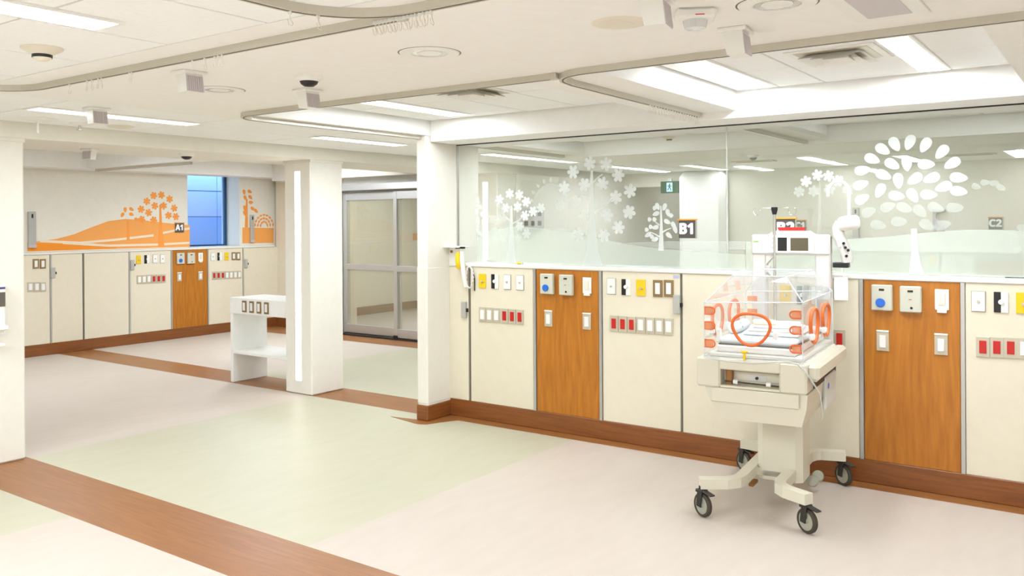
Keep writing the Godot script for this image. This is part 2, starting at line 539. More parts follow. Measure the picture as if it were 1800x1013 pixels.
func make_walls() -> void:
	# glazed half-wall in front: core, panels, ledge
	var w := shell("wall_front")
	slab(w, "core", M.panel_cream, -4.566, 3.0, 0.0, 1.235, -5.7, -5.51)
	panel_b(w, 783.5, 824.5, M.panel_cream); trim_b(w, 826.5, false)
	panel_b(w, 828.5, 938.5, M.panel_cream); trim_b(w, 941.5, true)
	panel_b(w, 944.5, 1053.5, M.oak); trim_b(w, 1057, true)
	panel_b(w, 1060.5, 1196.5, M.panel_cream); trim_b(w, 1198.5, false)
	panel_b(w, 1200.5, 1338.5, M.panel_cream); trim_b(w, 1340, false)
	panel_b(w, 1342, 1510.5, M.panel_cream); trim_b(w, 1515, true)
	panel_b(w, 1519.5, 1688.5, M.oak); trim_b(w, 1693, true)
	panel_b(w, 1697.5, 1980, M.panel_cream)
	slab(w, "ledge", M.ledge_white, -4.566, 3.0, 1.235, 1.262, -5.86, -5.482, 0.006)
	slab(w, "core", M.panel_cream, -4.566, 3.0, 0.0, 1.235, -5.84, -5.7)
	cove("baseboard_front", -4.566, 3.0, -5.512, -5.488)
	# end pillar, with wall-guard sheet below
	var p := shell("wall_pillar")
	slab(p, "post", M.paint_cream, -4.675, -4.566, 0.0, 2.62, -5.9, -5.205, 0.012)
	slab(p, "guard_sheet", M.paint_cream, -4.6755, -4.563, 0.13, 1.24, -5.49, -5.2, 0.012)
	var cb := mb()
	bx(cb, -4.68, -4.558, 0.0, 0.125, -5.5, -5.195, 0.008)
	struct("baseboard_pillar", cb, M.cove_brown)
	var fs := mb()
	prism(fs, PackedVector2Array([Vector2(-4.93, 5.16), Vector2(-4.675, 5.205), Vector2(-4.566, 5.205), Vector2(-4.566, 5.37), Vector2(-4.38, 5.37), Vector2(-4.45, 5.24), Vector2(-4.50, 5.12), Vector2(-4.55, 5.09), Vector2(-4.6, 5.09)]), Vector3(0, 0.0, 0), Vector3.RIGHT, Vector3(0, 0, -1), 0.002)
	obj("vinyl_flash", fs, M.vinyl_brown, get_node("floor"))
	# glass
	var g := shell("window_1")
	var seam_x := hit(1278, 350, 2, -5.6).x
	slab(g, "glass_pane", M.pane, -4.566, seam_x - 0.003, 1.262, 2.245, -5.606, -5.596)
	slab(g, "glass_pane", M.pane, seam_x + 0.003, 3.0, 1.262, 2.245, -5.606, -5.596)
	slab(g, "glass_seam", M.seam, seam_x - 0.003, seam_x + 0.003, 1.262, 2.245, -5.605, -5.597)
	slab(g, "head_channel", M.seal_black, -4.566, 3.0, 2.243, 2.252, -5.612, -5.588)
	slab(g, "side_channel", M.aluminium, -4.566, -4.556, 1.262, 2.245, -5.61, -5.59)
	# wall with the mural, left: lower cladding, ledge, upper wall round a deep window
	var a := shell("wall_left")
	slab(a, "core", M.panel_cream, -11.3, -10.79, 0.0, 1.235, -15.0, 3.0)
	slab(a, "upper_wall", M.film_wall, -11.3, -10.86, 1.235, 2.62, -7.25, 3.0)
	slab(a, "upper_wall", M.film_wall, -11.3, -10.86, 1.235, 2.62, -15.0, -8.13)
	slab(a, "upper_wall", M.film_wall, -11.3, -10.86, 2.42, 2.62, -8.13, -7.25)
	slab(a, "ledge", M.ledge_white, -10.86, -10.755, 1.235, 1.262, -8.7, 3.0, 0.005)
	slab(a, "window_board", M.ledge_white, -11.22, -10.79, 1.235, 1.268, -8.13, -7.25, 0.004)
	var zs := []
	for u in [30, 89.5, 147, 228, 302, 366, 428, 489]: zs.append(hit(u, 520, 0, -10.77).z)
	for i in 7:
		slab(a, "wall_panel", M.oak if i == 4 else M.panel_cream, -10.795, -10.77, 0.14, 1.235, zs[i + 1] + 0.012, zs[i] - 0.012, 0.003)
		if i < 6: slab(a, "panel_trim", M.gap_dark if i in [1] else M.aluminium, -10.79, -10.774 if i == 1 else -10.766, 0.14, 1.235, zs[i + 1] - (0.004 if i == 1 else 0.010), zs[i + 1] + (0.004 if i == 1 else 0.010))
	cove("baseboard_left", -10.79, -10.765, -15.0, 3.0)
	var wn := shell("window_2")
	slab(wn, "glass_pane", M.window_pane, -11.20, -11.19, 1.268, 2.42, -8.13, -7.25)
	slab(wn, "window_frame", M.facade_joint, -11.215, -11.17, 1.268, 2.42, -8.13, -8.085, 0.003)
	slab(wn, "window_frame", M.facade_joint, -11.215, -11.17, 1.268, 2.42, -7.295, -7.25, 0.003)
	slab(wn, "window_frame", M.facade_joint, -11.215, -11.17, 1.268, 1.29, -8.085, -7.295, 0.003)
	# end wall of the mural bay with the sliding doors
	var d := shell("wall_far")
	slab(d, "panel", M.panel_cream, -10.79, -9.22, 0.0, 2.62, -8.95, -8.75)
	slab(d, "lintel", M.paint_cream, -9.22, -6.3, 2.15, 2.62, -8.95, -8.7)
	cove("baseboard_far", -10.77, -9.22, -8.755, -8.72)
	var wb := shell("wall_aisle")
	slab(wb, "panel", M.paint_cream, -6.5, -6.1, 0.0, 2.62, -11.5, -8.66)
	# columns
	for k in 3:
		var cz: float = [-2.43, -5.365, -8.26][k]
		var cs := shell("wall_column")
		slab(cs, "shaft", M.paint_cream, -6.49, -6.12, 0.0, 2.2, cz - 0.40, cz, 0.012)
		var cf := mb()
		bx(cf, -6.495, -6.115, 2.165, 2.195, cz - 0.405, cz + 0.005, 0.004)
		obj("shadow_trim", cf, M.paint_cream, cs)
	# wall beyond the glass, with dado
	var c := shell("wall_rear")
	slab(c, "plain_wall", M.film_wall, -5.12, 3.0, 0.0, 2.62, -11.7, -11.42)
	slab(c, "lintel", M.film_wall, -6.1, -5.12, 2.1, 2.62, -11.7, -11.42)
	slab(c, "ledge", M.ledge_white, -4.9, 3.0, 1.20, 1.225, -11.42, -11.33, 0.004)
	slab(c, "wall_panel", M.panel_cream, -4.9, -1.44, 0.14, 1.2, -11.42, -11.37)
	slab(c, "wall_panel", M.oak, -1.42, -0.72, 0.14, 1.11, -11.42, -11.36)
	slab(c, "wall_panel", M.panel_cream, -0.7, 3.0, 0.14, 1.2, -11.42, -11.37)
	cove("baseboard_rear", -5.0, 3.0, -11.40, -11.35)
	var pr := shell("wall_corner")
	slab(pr, "shaft", M.paint_white, -5.14, -4.45, 0.0, 2.3, -11.44, -11.2, 0.08)
	# passage behind it
	var q := shell("wall_passage")
	slab(q, "panel", M.paint_cream, -6.3, -6.1, 0.0, 2.62, -15.0, -11.5)
	slab(q, "panel", M.paint_cream, -5.12, -4.9, 0.0, 2.62, -15.0, -11.7)
	slab(q, "panel", M.paint_cream, -14.0, 3.2, 0.0, 2.62, -15.2, -14.0)
	var dd := shell("door_2")
	slab(dd, "leaf", M.paint_cream, -5.85, -5.25, 0.0, 2.05, -14.0, -13.95, 0.005)
	slab(dd, "frame", M.aluminium, -5.91, -5.85, 0.0, 2.1, -14.0, -13.93, 0.004)
	slab(dd, "frame", M.aluminium, -5.25, -5.19, 0.0, 2.1, -14.0, -13.93, 0.004)
	# behind the sliding doors
	var e := shell("wall_lobby")
	slab(e, "panel", M.film_wall, -10.86, -6.3, 0.0, 2.62, -12.4, -12.0)
	cove("baseboard_lobby", -10.8, -6.5, -12.0, -11.96)
	# closing walls out of view
	struct("wall_right", _boxed(3.0, 3.2, -0.3, 2.8, -15.0, 3.2), M.paint_cream)
	struct("wall_back", _boxed(-14.0, 3.2, -0.3, 2.8, 3.0, 3.2), M.paint_cream)

func _boxed(x0: float, x1: float, y0: float, y1: float, z0: float, z1: float) -> SurfaceTool:
	var st := mb()
	bx(st, x0, x1, y0, y1, z0, z1)
	return st

func make_doors() -> void:
	var t := shell("door_1")
	var A: Material = M.aluminium
	slab(t, "header", A, -9.22, -6.5, 2.055, 2.15, -8.80, -8.55, 0.006)
	slab(t, "header_shadow_gap", M.gap_dark, -9.2, -6.5, 2.04, 2.056, -8.72, -8.58)
	slab(t, "jamb", A, -9.25, -9.19, 0.0, 2.15, -8.80, -8.58, 0.004)
	# two glazed leaves, each with stiles, rails and panes
	for k in 2:
		var x0: float = [-9.17, -8.13][k]
		var x1: float = [-8.06, -6.9][k]
		var z: float = [-8.66, -8.60][k]
		var leaf := Node3D.new()
		leaf.name = numbered("door_leaf", t)
		t.add_child(leaf, true)
		slab(leaf, "stile", A, x0, x0 + 0.065, 0.03, 2.03, z - 0.02, z + 0.02, 0.004)
		slab(leaf, "stile", A, x1 - 0.065, x1, 0.03, 2.03, z - 0.02, z + 0.02, 0.004)
		slab(leaf, "rail", A, x0 + 0.065, x1 - 0.065, 1.92, 2.03, z - 0.02, z + 0.02, 0.004)
		slab(leaf, "rail", A, x0 + 0.065, x1 - 0.065, 0.93, 1.01, z - 0.02, z + 0.02, 0.004)
		slab(leaf, "rail", A, x0 + 0.065, x1 - 0.065, 0.03, 0.15, z - 0.02, z + 0.02, 0.004)
		slab(leaf, "pane", M.door_pane, x0 + 0.065, x1 - 0.065, 1.01, 1.92, z - 0.004, z + 0.004)
		slab(leaf, "pane", M.door_pane, x0 + 0.065, x1 - 0.065, 0.15, 0.93, z - 0.004, z + 0.004)
	slab(t, "threshold", M.seal_black, -9.2, -6.5, 0.0, 0.02, -8.72, -8.56)
	slab(t, "guide_block", M.black_plastic, -8.13, -8.06, 0.02, 0.06, -8.62, -8.57)

func make_outside() -> void:
	# the neighbouring block that the deep window looks at: its cladding panels
	var t := thing("neighbour_building", "blue clad building wall outside the deep window", "building", Vector3(-14.6, 0, -10.4))
	slab(t, "wall", M.facade_joint, -0.3, -0.03, -1.0, 6.0, -4.0, 4.0)
	var ys := [-1.0, 0.55, 1.1, 1.74, 2.24, 3.4, 6.0]
	for i in ys.size() - 1:
		for j in 4:
			var m: Material = M.facade_deep if i < 2 else M.facade_mid if i == 2 else M.facade_light
			slab(t, "cladding_panel", m, -0.03, 0.0, ys[i] + 0.008, ys[i + 1] - 0.008, -4.0 + j * 2.0 + 0.008, -2.0 + j * 2.0 - 0.008)

# ------------------------------------------------------------------ plates, switches and call points on the walls
func frame_on(axis: int) -> Basis:
	# local x along the wall, y up, z out of it; axis 2: wall facing +z, axis 0: wall facing +x
	return Basis.IDENTITY if axis == 2 else Basis(Vector3(0, 0, -1), Vector3.UP, Vector3(1, 0, 0))

func mount(called: String, label: String, category: String, u: float, v: float, axis: int, val: float, group := "") -> Node3D:
	var t := thing(called, label, category, hit(u, v, axis, val), 0.0, group)
	t.basis = frame_on(axis)
	return t

func lb(parent: Node, called: String, m: Material, c: Vector3, s: Vector3, bev := 0.0015) -> MeshInstance3D:
	var st := mb()
	box(st, c, s, bev)
	return obj(called, st, m, parent)

func disc(parent: Node, called: String, m: Material, c: Vector3, r: float, d: float, n := 16) -> MeshInstance3D:
	# a short round button standing out along local z
	var st := mb()
	lathe(st, [Vector2(0, 0), Vector2(r, 0), Vector2(r, d * 0.75), Vector2(r * 0.9, d), Vector2(0, d)], c, Basis(Vector3.RIGHT, -PI / 2).inverse(), n)
	return obj(called, st, m, parent)

func plate(kind: String, u: float, v: float, axis: int, val: float, where: String, group := "") -> void:
	var g := group
	match kind:
		"yellow":
			var t := mount("wall_plate", "yellow wall plate with round inlet " + where, "wall plate", u, v, axis, val, g)
			lb(t, "plate", M.yellow_plate, Vector3(0, 0, 0.004), Vector3(0.07, 0.115, 0.008))
			disc(t, "inlet", M.steel_frame, Vector3(0, -0.005, 0.008), 0.009, 0.012)
			lb(t, "tab", M.black_plastic, Vector3(0.016, -0.01, 0.009), Vector3(0.006, 0.004, 0.002), 0.0)
		"bw":
			var t := mount("gas_outlet", "half black, half white wall outlet plate " + where, "wall plate", u, v, axis, val, g)
			lb(t, "plate", M.white_plastic, Vector3(0.017, 0, 0.004), Vector3(0.036, 0.115, 0.008))
			lb(t, "dark_half", M.black_plastic, Vector3(-0.0185, 0, 0.004), Vector3(0.035, 0.115, 0.008))
			disc(t, "inlet", M.white_plastic, Vector3(0.0, 0.002, 0.008), 0.014, 0.012)
		"white":
			var t := mount("wall_plate", "white jack plate " + where, "wall plate", u, v, axis, val, g)
			lb(t, "backing", M.hub_grey, Vector3(0, 0, 0.0025), Vector3(0.074, 0.119, 0.005))
			lb(t, "plate", M.white_plastic, Vector3(0, 0, 0.006), Vector3(0.066, 0.111, 0.006))
			disc(t, "jack", M.steel_frame, Vector3(0, 0, 0.009), 0.008, 0.008)
		"framed":
			var t := mount("wall_socket", "white bronze-framed socket " + where, "socket", u, v, axis, val, g)
			lb(t, "frame", M.bronze_frame, Vector3(0, 0, 0.004), Vector3(0.072, 0.118, 0.008))
			lb(t, "insert", M.white_plastic, Vector3(0, 0, 0.008), Vector3(0.036, 0.078, 0.008))
		"outlet":
			var t := mount("wall_socket", "white steel-framed socket " + where, "socket", u, v, axis, val, g)
			lb(t, "frame", M.steel_frame, Vector3(0, 0, 0.004), Vector3(0.068, 0.115, 0.008))
			lb(t, "insert", M.white_plastic, Vector3(0, 0, 0.008), Vector3(0.04, 0.076, 0.008))
		"red":
			var t := mount("emergency_socket", "red steel-framed socket " + where, "socket", u, v, axis, val, g)
			lb(t, "frame", M.steel_frame, Vector3(0, 0, 0.004), Vector3(0.068, 0.115, 0.008))
			lb(t, "insert", M.red_plastic, Vector3(0, 0, 0.008), Vector3(0.036, 0.072, 0.008))
		"switch":
			var t := mount("rocker_switch", "white rocker switch " + where, "switch", u, v, axis, val, g)
			lb(t, "frame", M.steel_frame, Vector3(0, -0.004, 0.004), Vector3(0.07, 0.115, 0.008))
			lb(t, "rocker", M.white_plastic, Vector3(0, -0.004, 0.009), Vector3(0.034, 0.072, 0.01))
			lb(t, "label_strip", M.white_plastic, Vector3(0, 0.058, 0.006), Vector3(0.07, 0.01, 0.012))
		"call":
			var t := mount("call_station", "grey call station with a blue button " + where, "call button", u, v, axis, val, g)
			lb(t, "case", M.station_grey, Vector3(0, 0, 0.016), Vector3(0.118, 0.155, 0.032), 0.006)
			disc(t, "button", M.blue_button, Vector3(-0.006, -0.03, 0.032), 0.027, 0.008, 20)
			lb(t, "indicator", M.black_plastic, Vector3(0, 0.048, 0.0325), Vector3(0.03, 0.012, 0.004))
		"station":
			var t := mount("intercom_station", "grey intercom station without a button " + where, "intercom", u, v, axis, val, g)
			lb(t, "case", M.station_grey, Vector3(0, 0, 0.016), Vector3(0.118, 0.155, 0.032), 0.006)
			lb(t, "indicator", M.black_plastic, Vector3(0, 0.048, 0.0325), Vector3(0.03, 0.012, 0.004))
			lb(t, "red_mark", M.red_plastic, Vector3(0, 0.0, 0.0325), Vector3(0.016, 0.003, 0.003), 0.0)
			disc(t, "key", M.black_plastic, Vector3(0.006, -0.05, 0.032), 0.007, 0.005)
		"dimmer":
			var t := mount("dimmer_switch", "white dimmer switch with a slider " + where, "switch", u, v, axis, val, g)
			lb(t, "plate", M.white_plastic, Vector3(0, 0, 0.005), Vector3(0.074, 0.12, 0.01), 0.003)
			lb(t, "paddle", M.warm_plastic, Vector3(0, 0.004, 0.012), Vector3(0.036, 0.07, 0.008))
			lb(t, "slider", M.white_plastic, Vector3(0, -0.068, 0.008), Vector3(0.05, 0.016, 0.012))

const WHITES3 := ["at the row end", "amid the white ones", "next to red ones"]
const REDS3 := ["next to white ones", "amid the red ones", "at the row end"]
const REDS3B := ["at the row end", "amid the red ones", "next to white ones"]
const WHITES4 := ["next to red ones", "second from red ones", "third from red ones", "at the row end"]

func hinge(u: float, v: float, axis: int, val: float, where: String) -> void:
	var t := mount("rail_bracket", "small grey clamp bracket " + where, "bracket", u, v, axis, val)
	lb(t, "body", M.bracket_grey, Vector3(0, 0, 0.012), Vector3(0.05, 0.13, 0.024), 0.004)
	lb(t, "knob", M.black_plastic, Vector3(0.034, -0.002, 0.012), Vector3(0.016, 0.03, 0.02), 0.004)

func make_wall_fittings() -> void:
	var z := -5.492
	var p1 := "on the cream panel between pillar and oak panel"
	plate("yellow", 848.5, 494, 2, z, p1)
	plate("bw", 870.5, 495, 2, z, p1)
	for u in [892, 914.5]: plate("white", u, 496 + (u - 892) * 0.05, 2, z, ("nearer the half-black one " if u < 900 else "nearer the oak panel ") + p1, "white plates beside the pillar")
	for i in 3: plate("outlet", 848.7 + i * 12.3, 553 + i * 0.8, 2, z, WHITES3[i] + " " + p1, "white sockets in the row of six")
	for i in 3: plate("red", 887.5 + i * 13.4, 555.4 + i * 1.1, 2, z, REDS3[i] + " " + p1, "red sockets in the row of six")
	var w1 := "on the oak panel nearest the white pillar"
	plate("call", 964, 499, 2, z, w1)
	plate("station", 997.5, 501, 2, z, w1)
	plate("dimmer", 1032.5, 502, 2, z, w1)
	plate("switch", 964.7, 560, 2, z, "under the call button " + w1)
	plate("switch", 1032, 565, 2, z, "under the dimmer " + w1)
	var p2 := "on the cream panel between oak panel and incubator"
	plate("white", 1075, 503.5, 2, z, p2)
	plate("bw", 1101, 505, 2, z, p2)
	plate("yellow", 1127, 506, 2, z, p2)
	for u in [1156.7, 1176]: plate("framed", u, 507.3, 2, z, ("nearer the yellow plate " if u < 1160 else "nearer the grey bracket ") + p2, "bronze framed sockets by the incubator")
	for i in 3: plate("red", 1079.7 + i * 15.5, 568.7 + i * 1.1, 2, z, REDS3B[i] + " " + p2, "red sockets in the row of seven")
	for i in 4: plate("outlet", 1127 + i * 16.3, 571.4 + i * 1.1, 2, z, WHITES4[i] + " " + p2, "white sockets in the row of seven")
	var lt := mount("label_sticker", "small blue grey sticker at the top corner of the cream panel", "sticker", 1189, 487, 2, z)
	lb(lt, "sheet", M.lens_grey, Vector3(0, 0, 0.001), Vector3(0.045, 0.025, 0.002), 0.0)
	lb(lt, "print", M.facade_mid, Vector3(0, 0, 0.0024), Vector3(0.03, 0.008, 0.001), 0.0)
	hinge(1191, 535, 2, z, "on the panel joint between sockets and incubator")
	hinge(817, 544.5, 2, z, "on the panel joint beside the pillar")
	var p4 := "on the panel behind the incubator"
	plate("yellow", 1381, 517, 2, z, p4)
	plate("bw", 1411, 519, 2, z, p4)
	plate("white", 1436, 520, 2, z, "behind the incubator hood")
	plate("white", 1476, 509, 2, z, "beside the hanging paper tag of the exam lamp")
	plate("red", 1476, 596, 2, z, p4)
	var w2 := "on the oak panel past the incubator"
	plate("call", 1551.6, 523, 2, z, w2)
	plate("station", 1602, 526, 2, z, w2)
	plate("dimmer", 1656, 527, 2, z, w2)
	plate("switch", 1552, 599, 2, z, "under the call button " + w2)
	plate("switch", 1654.5, 605.5, 2, z, "under the dimmer " + w2)
	var p5 := "on the cream panel past the last oak panel"
	plate("white", 1720, 530, 2, z, p5)
	plate("bw", 1760, 531.6, 2, z, p5)
	plate("yellow", 1799, 533, 2, z, p5)
	for i in 3: plate("red", 1728 + i * 24.5, 610 + i * 0.8, 2, z, REDS3B[i] + " " + p5, "red sockets past the last oak panel")
	plate("outlet", 1801, 613, 2, z, p5)
	# under the mural
	var x := -10.77
	var a1 := "under the orange mural beside its oak panel"
	plate("yellow", 243.5, 456.7, 0, x, a1)
	plate("bw", 258, 456, 0, x, a1)
	for u in [272.4, 285.5]: plate("white", u, 455.2, 0, x, ("nearer the half-black one " if u < 280 else "nearer the wood ") + a1, "white plates under the mural")
	for i in 3: plate("outlet", 244.5 + i * 8.4, 491.8 - i * 0.55, 0, x, WHITES3[i] + " " + a1, "white sockets under the mural")
	for i in 3: plate("red", 270 + i * 8.5, 490.4 - i * 0.3, 0, x, REDS3[i] + " " + a1, "red sockets under the mural")
	var aw := "on the oak panel under the mural"
	plate("call", 316, 454.4, 0, x, aw)
	plate("station", 334.5, 454, 0, x, aw)
	plate("dimmer", 352.3, 452, 0, x, aw)
	plate("switch", 315, 486.8, 0, x, "below the call station " + aw)
	plate("switch", 352, 485, 0, x, "below the dimmer " + aw)
	var a2 := "on the panel below the deep window"
	plate("white", 374, 451.5, 0, x, a2)
	plate("bw", 385.7, 451, 0, x, a2)
	plate("yellow", 398, 451, 0, x, a2)
	for u in [410.5, 418.5]: plate("framed", u, 450.5, 0, x, ("nearer the yellow plate " if u < 414 else "nearer the grey bracket ") + a2, "bronze framed sockets below the window")
	for i in 3: plate("red", 376 + i * 7.6, 484.5 - i * 0.2, 0, x, REDS3B[i] + " " + a2, "red sockets below the window")
	for i in 4: plate("outlet", 398.7 + i * 7.3, 483.9 - i * 0.3, 0, x, WHITES4[i] + " " + a2, "white sockets below the window")
	var a0 := "under the mural beside the near column"
	for u in [62.8, 75]: plate("framed", u, 464, 0, x, ("nearer the mounting channel " if u < 70 else "nearer the grey bracket ") + a0, "bronze framed sockets beside the near column")
	for u in [53, 64.5, 75.5]: plate("outlet", u, 504.6, 0, x, ("closest to the column, " if u < 60 else "amid its row of three " if u < 70 else "nearer the grey bracket ") + a0, "steel framed sockets beside the near column")
	hinge(92.4, 480, 0, x, "on the panel joint under the mural nearest the near column")
	hinge(231.7, 466, 0, x, "on the panel joint under the mural beside the yellow plate")
	hinge(431.7, 463.6, 0, x, "on the panel joint past the deep window")
	# tall metal channels on the upper walls
	for k in 3:
		var c: Array = [[55, 404, 0, -10.856, "beside the orange hill of the mural", 0.09, 0.44], [442, 402, 0, -10.856, "in front of the small orange trees past the window", 0.07, 0.42], [1505, 393, 2, -11.42, "on the rear wall beyond the glass beside leaf tree", 0.08, 0.40]][k]
		var t := mount("equipment_channel", "tall grey metal mounting channel " + c[4], "wall rail", c[0], c[1], c[2], c[3])
		lb(t, "channel", M.aluminium, Vector3(0, 0, 0.015), Vector3(c[5], c[6], 0.03), 0.004)
		lb(t, "slot", M.black_plastic, Vector3(0, c[6] * 0.38, 0.031), Vector3(0.02, 0.05, 0.004), 0.0)
		lb(t, "end_cap", M.lens_grey, Vector3(0, -c[6] * 0.5 + 0.02, 0.018), Vector3(c[5] + 0.006, 0.04, 0.036), 0.003)
	var bt := mount("monitor_bracket", "grey angled mounting arm on the rear wall beyond the glass", "bracket", 1648, 388, 2, -11.42)
	lb(bt, "upright", M.lens_grey, Vector3(-0.03, 0.0, 0.02), Vector3(0.04, 0.26, 0.04), 0.004)
	lb(bt, "top_arm", M.lens_grey, Vector3(0.02, 0.12, 0.03), Vector3(0.14, 0.03, 0.06), 0.004)
	var brace := mb()
	box(brace, Vector3(0.03, -0.05, 0.03), Vector3(0.03, 0.18, 0.03), 0.004, Basis(Vector3.BACK, 0.6))
	obj("brace", brace, M.lens_grey, bt)
	# far plates seen above the ledge
	plate("yellow", 1640, 456, 2, -11.37, "on the rear wall beyond the glass")
	plate("bw", 1657, 458, 2, -11.37, "on the rear wall beyond the glass")
	plate("white", 1676, 460, 2, -11.37, "on the rear wall beyond the glass")
	# glove box board on the aisle wall
	var gb := thing("glove_dispenser", "white glove dispenser board with dark openings beyond the glass", "dispenser", Vector3(-6.1, 1.635, -8.9))
	gb.basis = frame_on(0)
	lb(gb, "board", M.lens_grey, Vector3(0, 0, 0.03), Vector3(0.52, 0.26, 0.06), 0.006)
	for i in 3:
		for j in 2:
			lb(gb, "opening", M.rubber_dark, Vector3(-0.15 + i * 0.15, 0.065 - j * 0.12, 0.061), Vector3(0.08, 0.06, 0.006), 0.002)
	lb(gb, "drip_tray", M.gap_dark, Vector3(-0.05, -0.15, 0.05), Vector3(0.4, 0.02, 0.1), 0.003)

func words(parent: Node, called: String, text: String, h: float, at: Vector3, m: Material, depth := 0.003) -> void:
	var tm := TextMesh.new()
	var f := SystemFont.new()
	f.font_names = PackedStringArray(["Droid Sans"])
	f.font_weight = 700
	tm.font = f
	tm.text = text
	tm.font_size = 64
	tm.pixel_size = h / 46.0
	tm.depth = depth
	# a bold face: the strokes of the regular one, widened
	var st := SurfaceTool.new()
	st.begin(Mesh.PRIMITIVE_TRIANGLES)
	for k in 8:
		var a := TAU * k / 8.0
		for i in tm.get_surface_count():
			st.append_from(tm, i, Transform3D(Basis.IDENTITY, Vector3(cos(a) * h * 0.045, sin(a) * h * 0.045, 0.0002 * k)))
	var o := MeshInstance3D.new()
	o.name = called
	o.mesh = st.commit()
	o.set_surface_override_material(0, m)
	parent.add_child(o, true)
	o.position = at

func bay_sign(text: String, u: float, v: float, axis: int, val: float, s: float, label: String, back := false) -> void:
	var t := mount("bay_sign", label, "sign", u, v, axis, val)
	lb(t, "plate", M.sign_brown, Vector3(0, 0, 0.008), Vector3(s, s, 0.012), 0.002)
	lb(t, "top_bar", M.sign_orange, Vector3(0.002, s * 0.53, 0.010), Vector3(s * 1.14, s * 0.08, 0.022), 0.002)
	lb(t, "edge_strip", M.hub_grey, Vector3(s * 0.53, -s * 0.02, 0.008), Vector3(s * 0.06, s * 0.98, 0.012), 0.001)
	words(t, "lettering", text, s * 0.58, Vector3(-s * 0.02, s * 0.02, 0.0145), M.sign_white)

func make_signs() -> void:
	bay_sign("B1", 1209, 403, 2, -5.596, 0.125, "brown square sign reading B1 with orange top on the glass")
	bay_sign("B2", 1382, 402, 2, -5.596, 0.125, "brown square sign reading B2 behind the incubator's red lamp bar")
	bay_sign("C1", 1407.5, 397, 2, -11.42, 0.14, "small brown sign reading C1 on the rear wall")
	bay_sign("C2", 1750, 393, 2, -11.42, 0.14, "small brown sign reading C2 on the rear wall")
	bay_sign("A1", 315, 400.5, 0, -10.856, 0.13, "brown square sign reading A1 on the orange mural")
	# exit sign hung beyond the glass
	var e := thing("exit_sign", "green running man exit sign hanging beyond the glass", "exit sign", Vector3(-5.33, 2.085, -11.38))
	lb(e, "case", M.exit_green, Vector3(0, 0, 0), Vector3(0.28, 0.17, 0.04), 0.004)
	lb(e, "lamp_field", M.exit_glow, Vector3(0.0, 0, 0.0205), Vector3(0.09, 0.13, 0.003), 0.0)
	var man := mb()
	box(man, Vector3(0.006, 0.042, 0.0235), Vector3(0.018, 0.018, 0.003))
	box(man, Vector3(0.0, 0.014, 0.0235), Vector3(0.02, 0.04, 0.003), 0.0, Basis(Vector3.BACK, 0.25))
	box(man, Vector3(-0.016, -0.024, 0.0235), Vector3(0.012, 0.05, 0.003), 0.0, Basis(Vector3.BACK, -0.6))
	box(man, Vector3(0.016, -0.024, 0.0235), Vector3(0.012, 0.05, 0.003), 0.0, Basis(Vector3.BACK, 0.35))
	box(man, Vector3(0.02, 0.018, 0.0235), Vector3(0.032, 0.009, 0.003), 0.0, Basis(Vector3.BACK, -0.5))
	box(man, Vector3(-0.02, 0.014, 0.0235), Vector3(0.03, 0.009, 0.003), 0.0, Basis(Vector3.BACK, -0.5))
	obj("running_man", man, M.exit_green, e)
	lb(e, "hanger", M.white_plastic, Vector3(0, 0.1, 0), Vector3(0.06, 0.05, 0.03), 0.002)

# ------------------------------------------------------------------ flat prints: wall mural and glass film
var film_o := Vector3.ZERO
var film_axis := 2
var film_val := -5.594

func pts(a: Array) -> PackedVector2Array:
	# photo pixels -> plane coordinates on the current film plane
	var out := PackedVector2Array()
	for p in a:
		var h := hit(p[0], p[1], film_axis, film_val)
		out.append(Vector2(h.x if film_axis == 2 else -h.z, maxf(h.y, 1.2635)))
	return out

var film_count := 0

func film(parent: Node, called: String, polys: Array, m: Material, lift := 0.0) -> void:
	# each cut piece lies a hair above the last, so that no two sheets share a plane
	film_count += 1
	var up := lift + 0.00004 * (film_count % 12)
	var st := mb()
	var o := Vector3(0, 0, film_val + up) if film_axis == 2 else Vector3(film_val + up, 0, 0)
	var ux := Vector3.RIGHT if film_axis == 2 else Vector3(0, 0, -1)
	for p in polys:
		prism(st, p, o, ux, Vector3.UP, 0.0004)
	obj(called, st, m, parent)

func flower(u: float, v: float, r: float, n := 6, spin := 0.0) -> PackedVector2Array:
	# a round-petalled blossom; r in metres on the plane
	var c := pts([[u, v]])[0]
	var out := PackedVector2Array()
	for i in n * 10:
		var a := TAU * i / (n * 10.0)
		var k := 0.44 + 0.56 * pow(absf(cos(a * n / 2.0)), 0.55)
		out.append(c + Vector2(cos(a + spin), sin(a + spin)) * r * k)
	return out

func leaf(u: float, v: float, l: float, w: float, deg: float) -> PackedVector2Array:
	var c := pts([[u, v]])[0]
	var out := PackedVector2Array()
	var d := Vector2(cos(deg_to_rad(-deg)), sin(deg_to_rad(-deg)))
	var s := Vector2(-d.y, d.x)
	for i in 20:
		var t := TAU * i / 20.0
		var x := cos(t) * l / 2.0
		var y := sin(t) * w / 2.0 * (1.0 - 0.28 * cos(t))
		out.append(c + d * x + s * y)
	return out

func dot(u: float, v: float, r: float) -> PackedVector2Array:
	return leaf(u, v, r * 2.0, r * 2.0, 0)

func stroke(a: Array, w0: float, w1: float) -> PackedVector2Array:
	var p := pts(a)
	var L := PackedVector2Array()
	var R := PackedVector2Array()
	for i in p.size():
		var t := (p[mini(i + 1, p.size() - 1)] - p[maxi(i - 1, 0)]).normalized()
		var s := Vector2(-t.y, t.x) * lerpf(w0, w1, float(i) / (p.size() - 1)) / 2.0
		L.append(p[i] + s)
		R.append(p[i] - s)
	R.reverse()
	L.append_array(R)
	return L

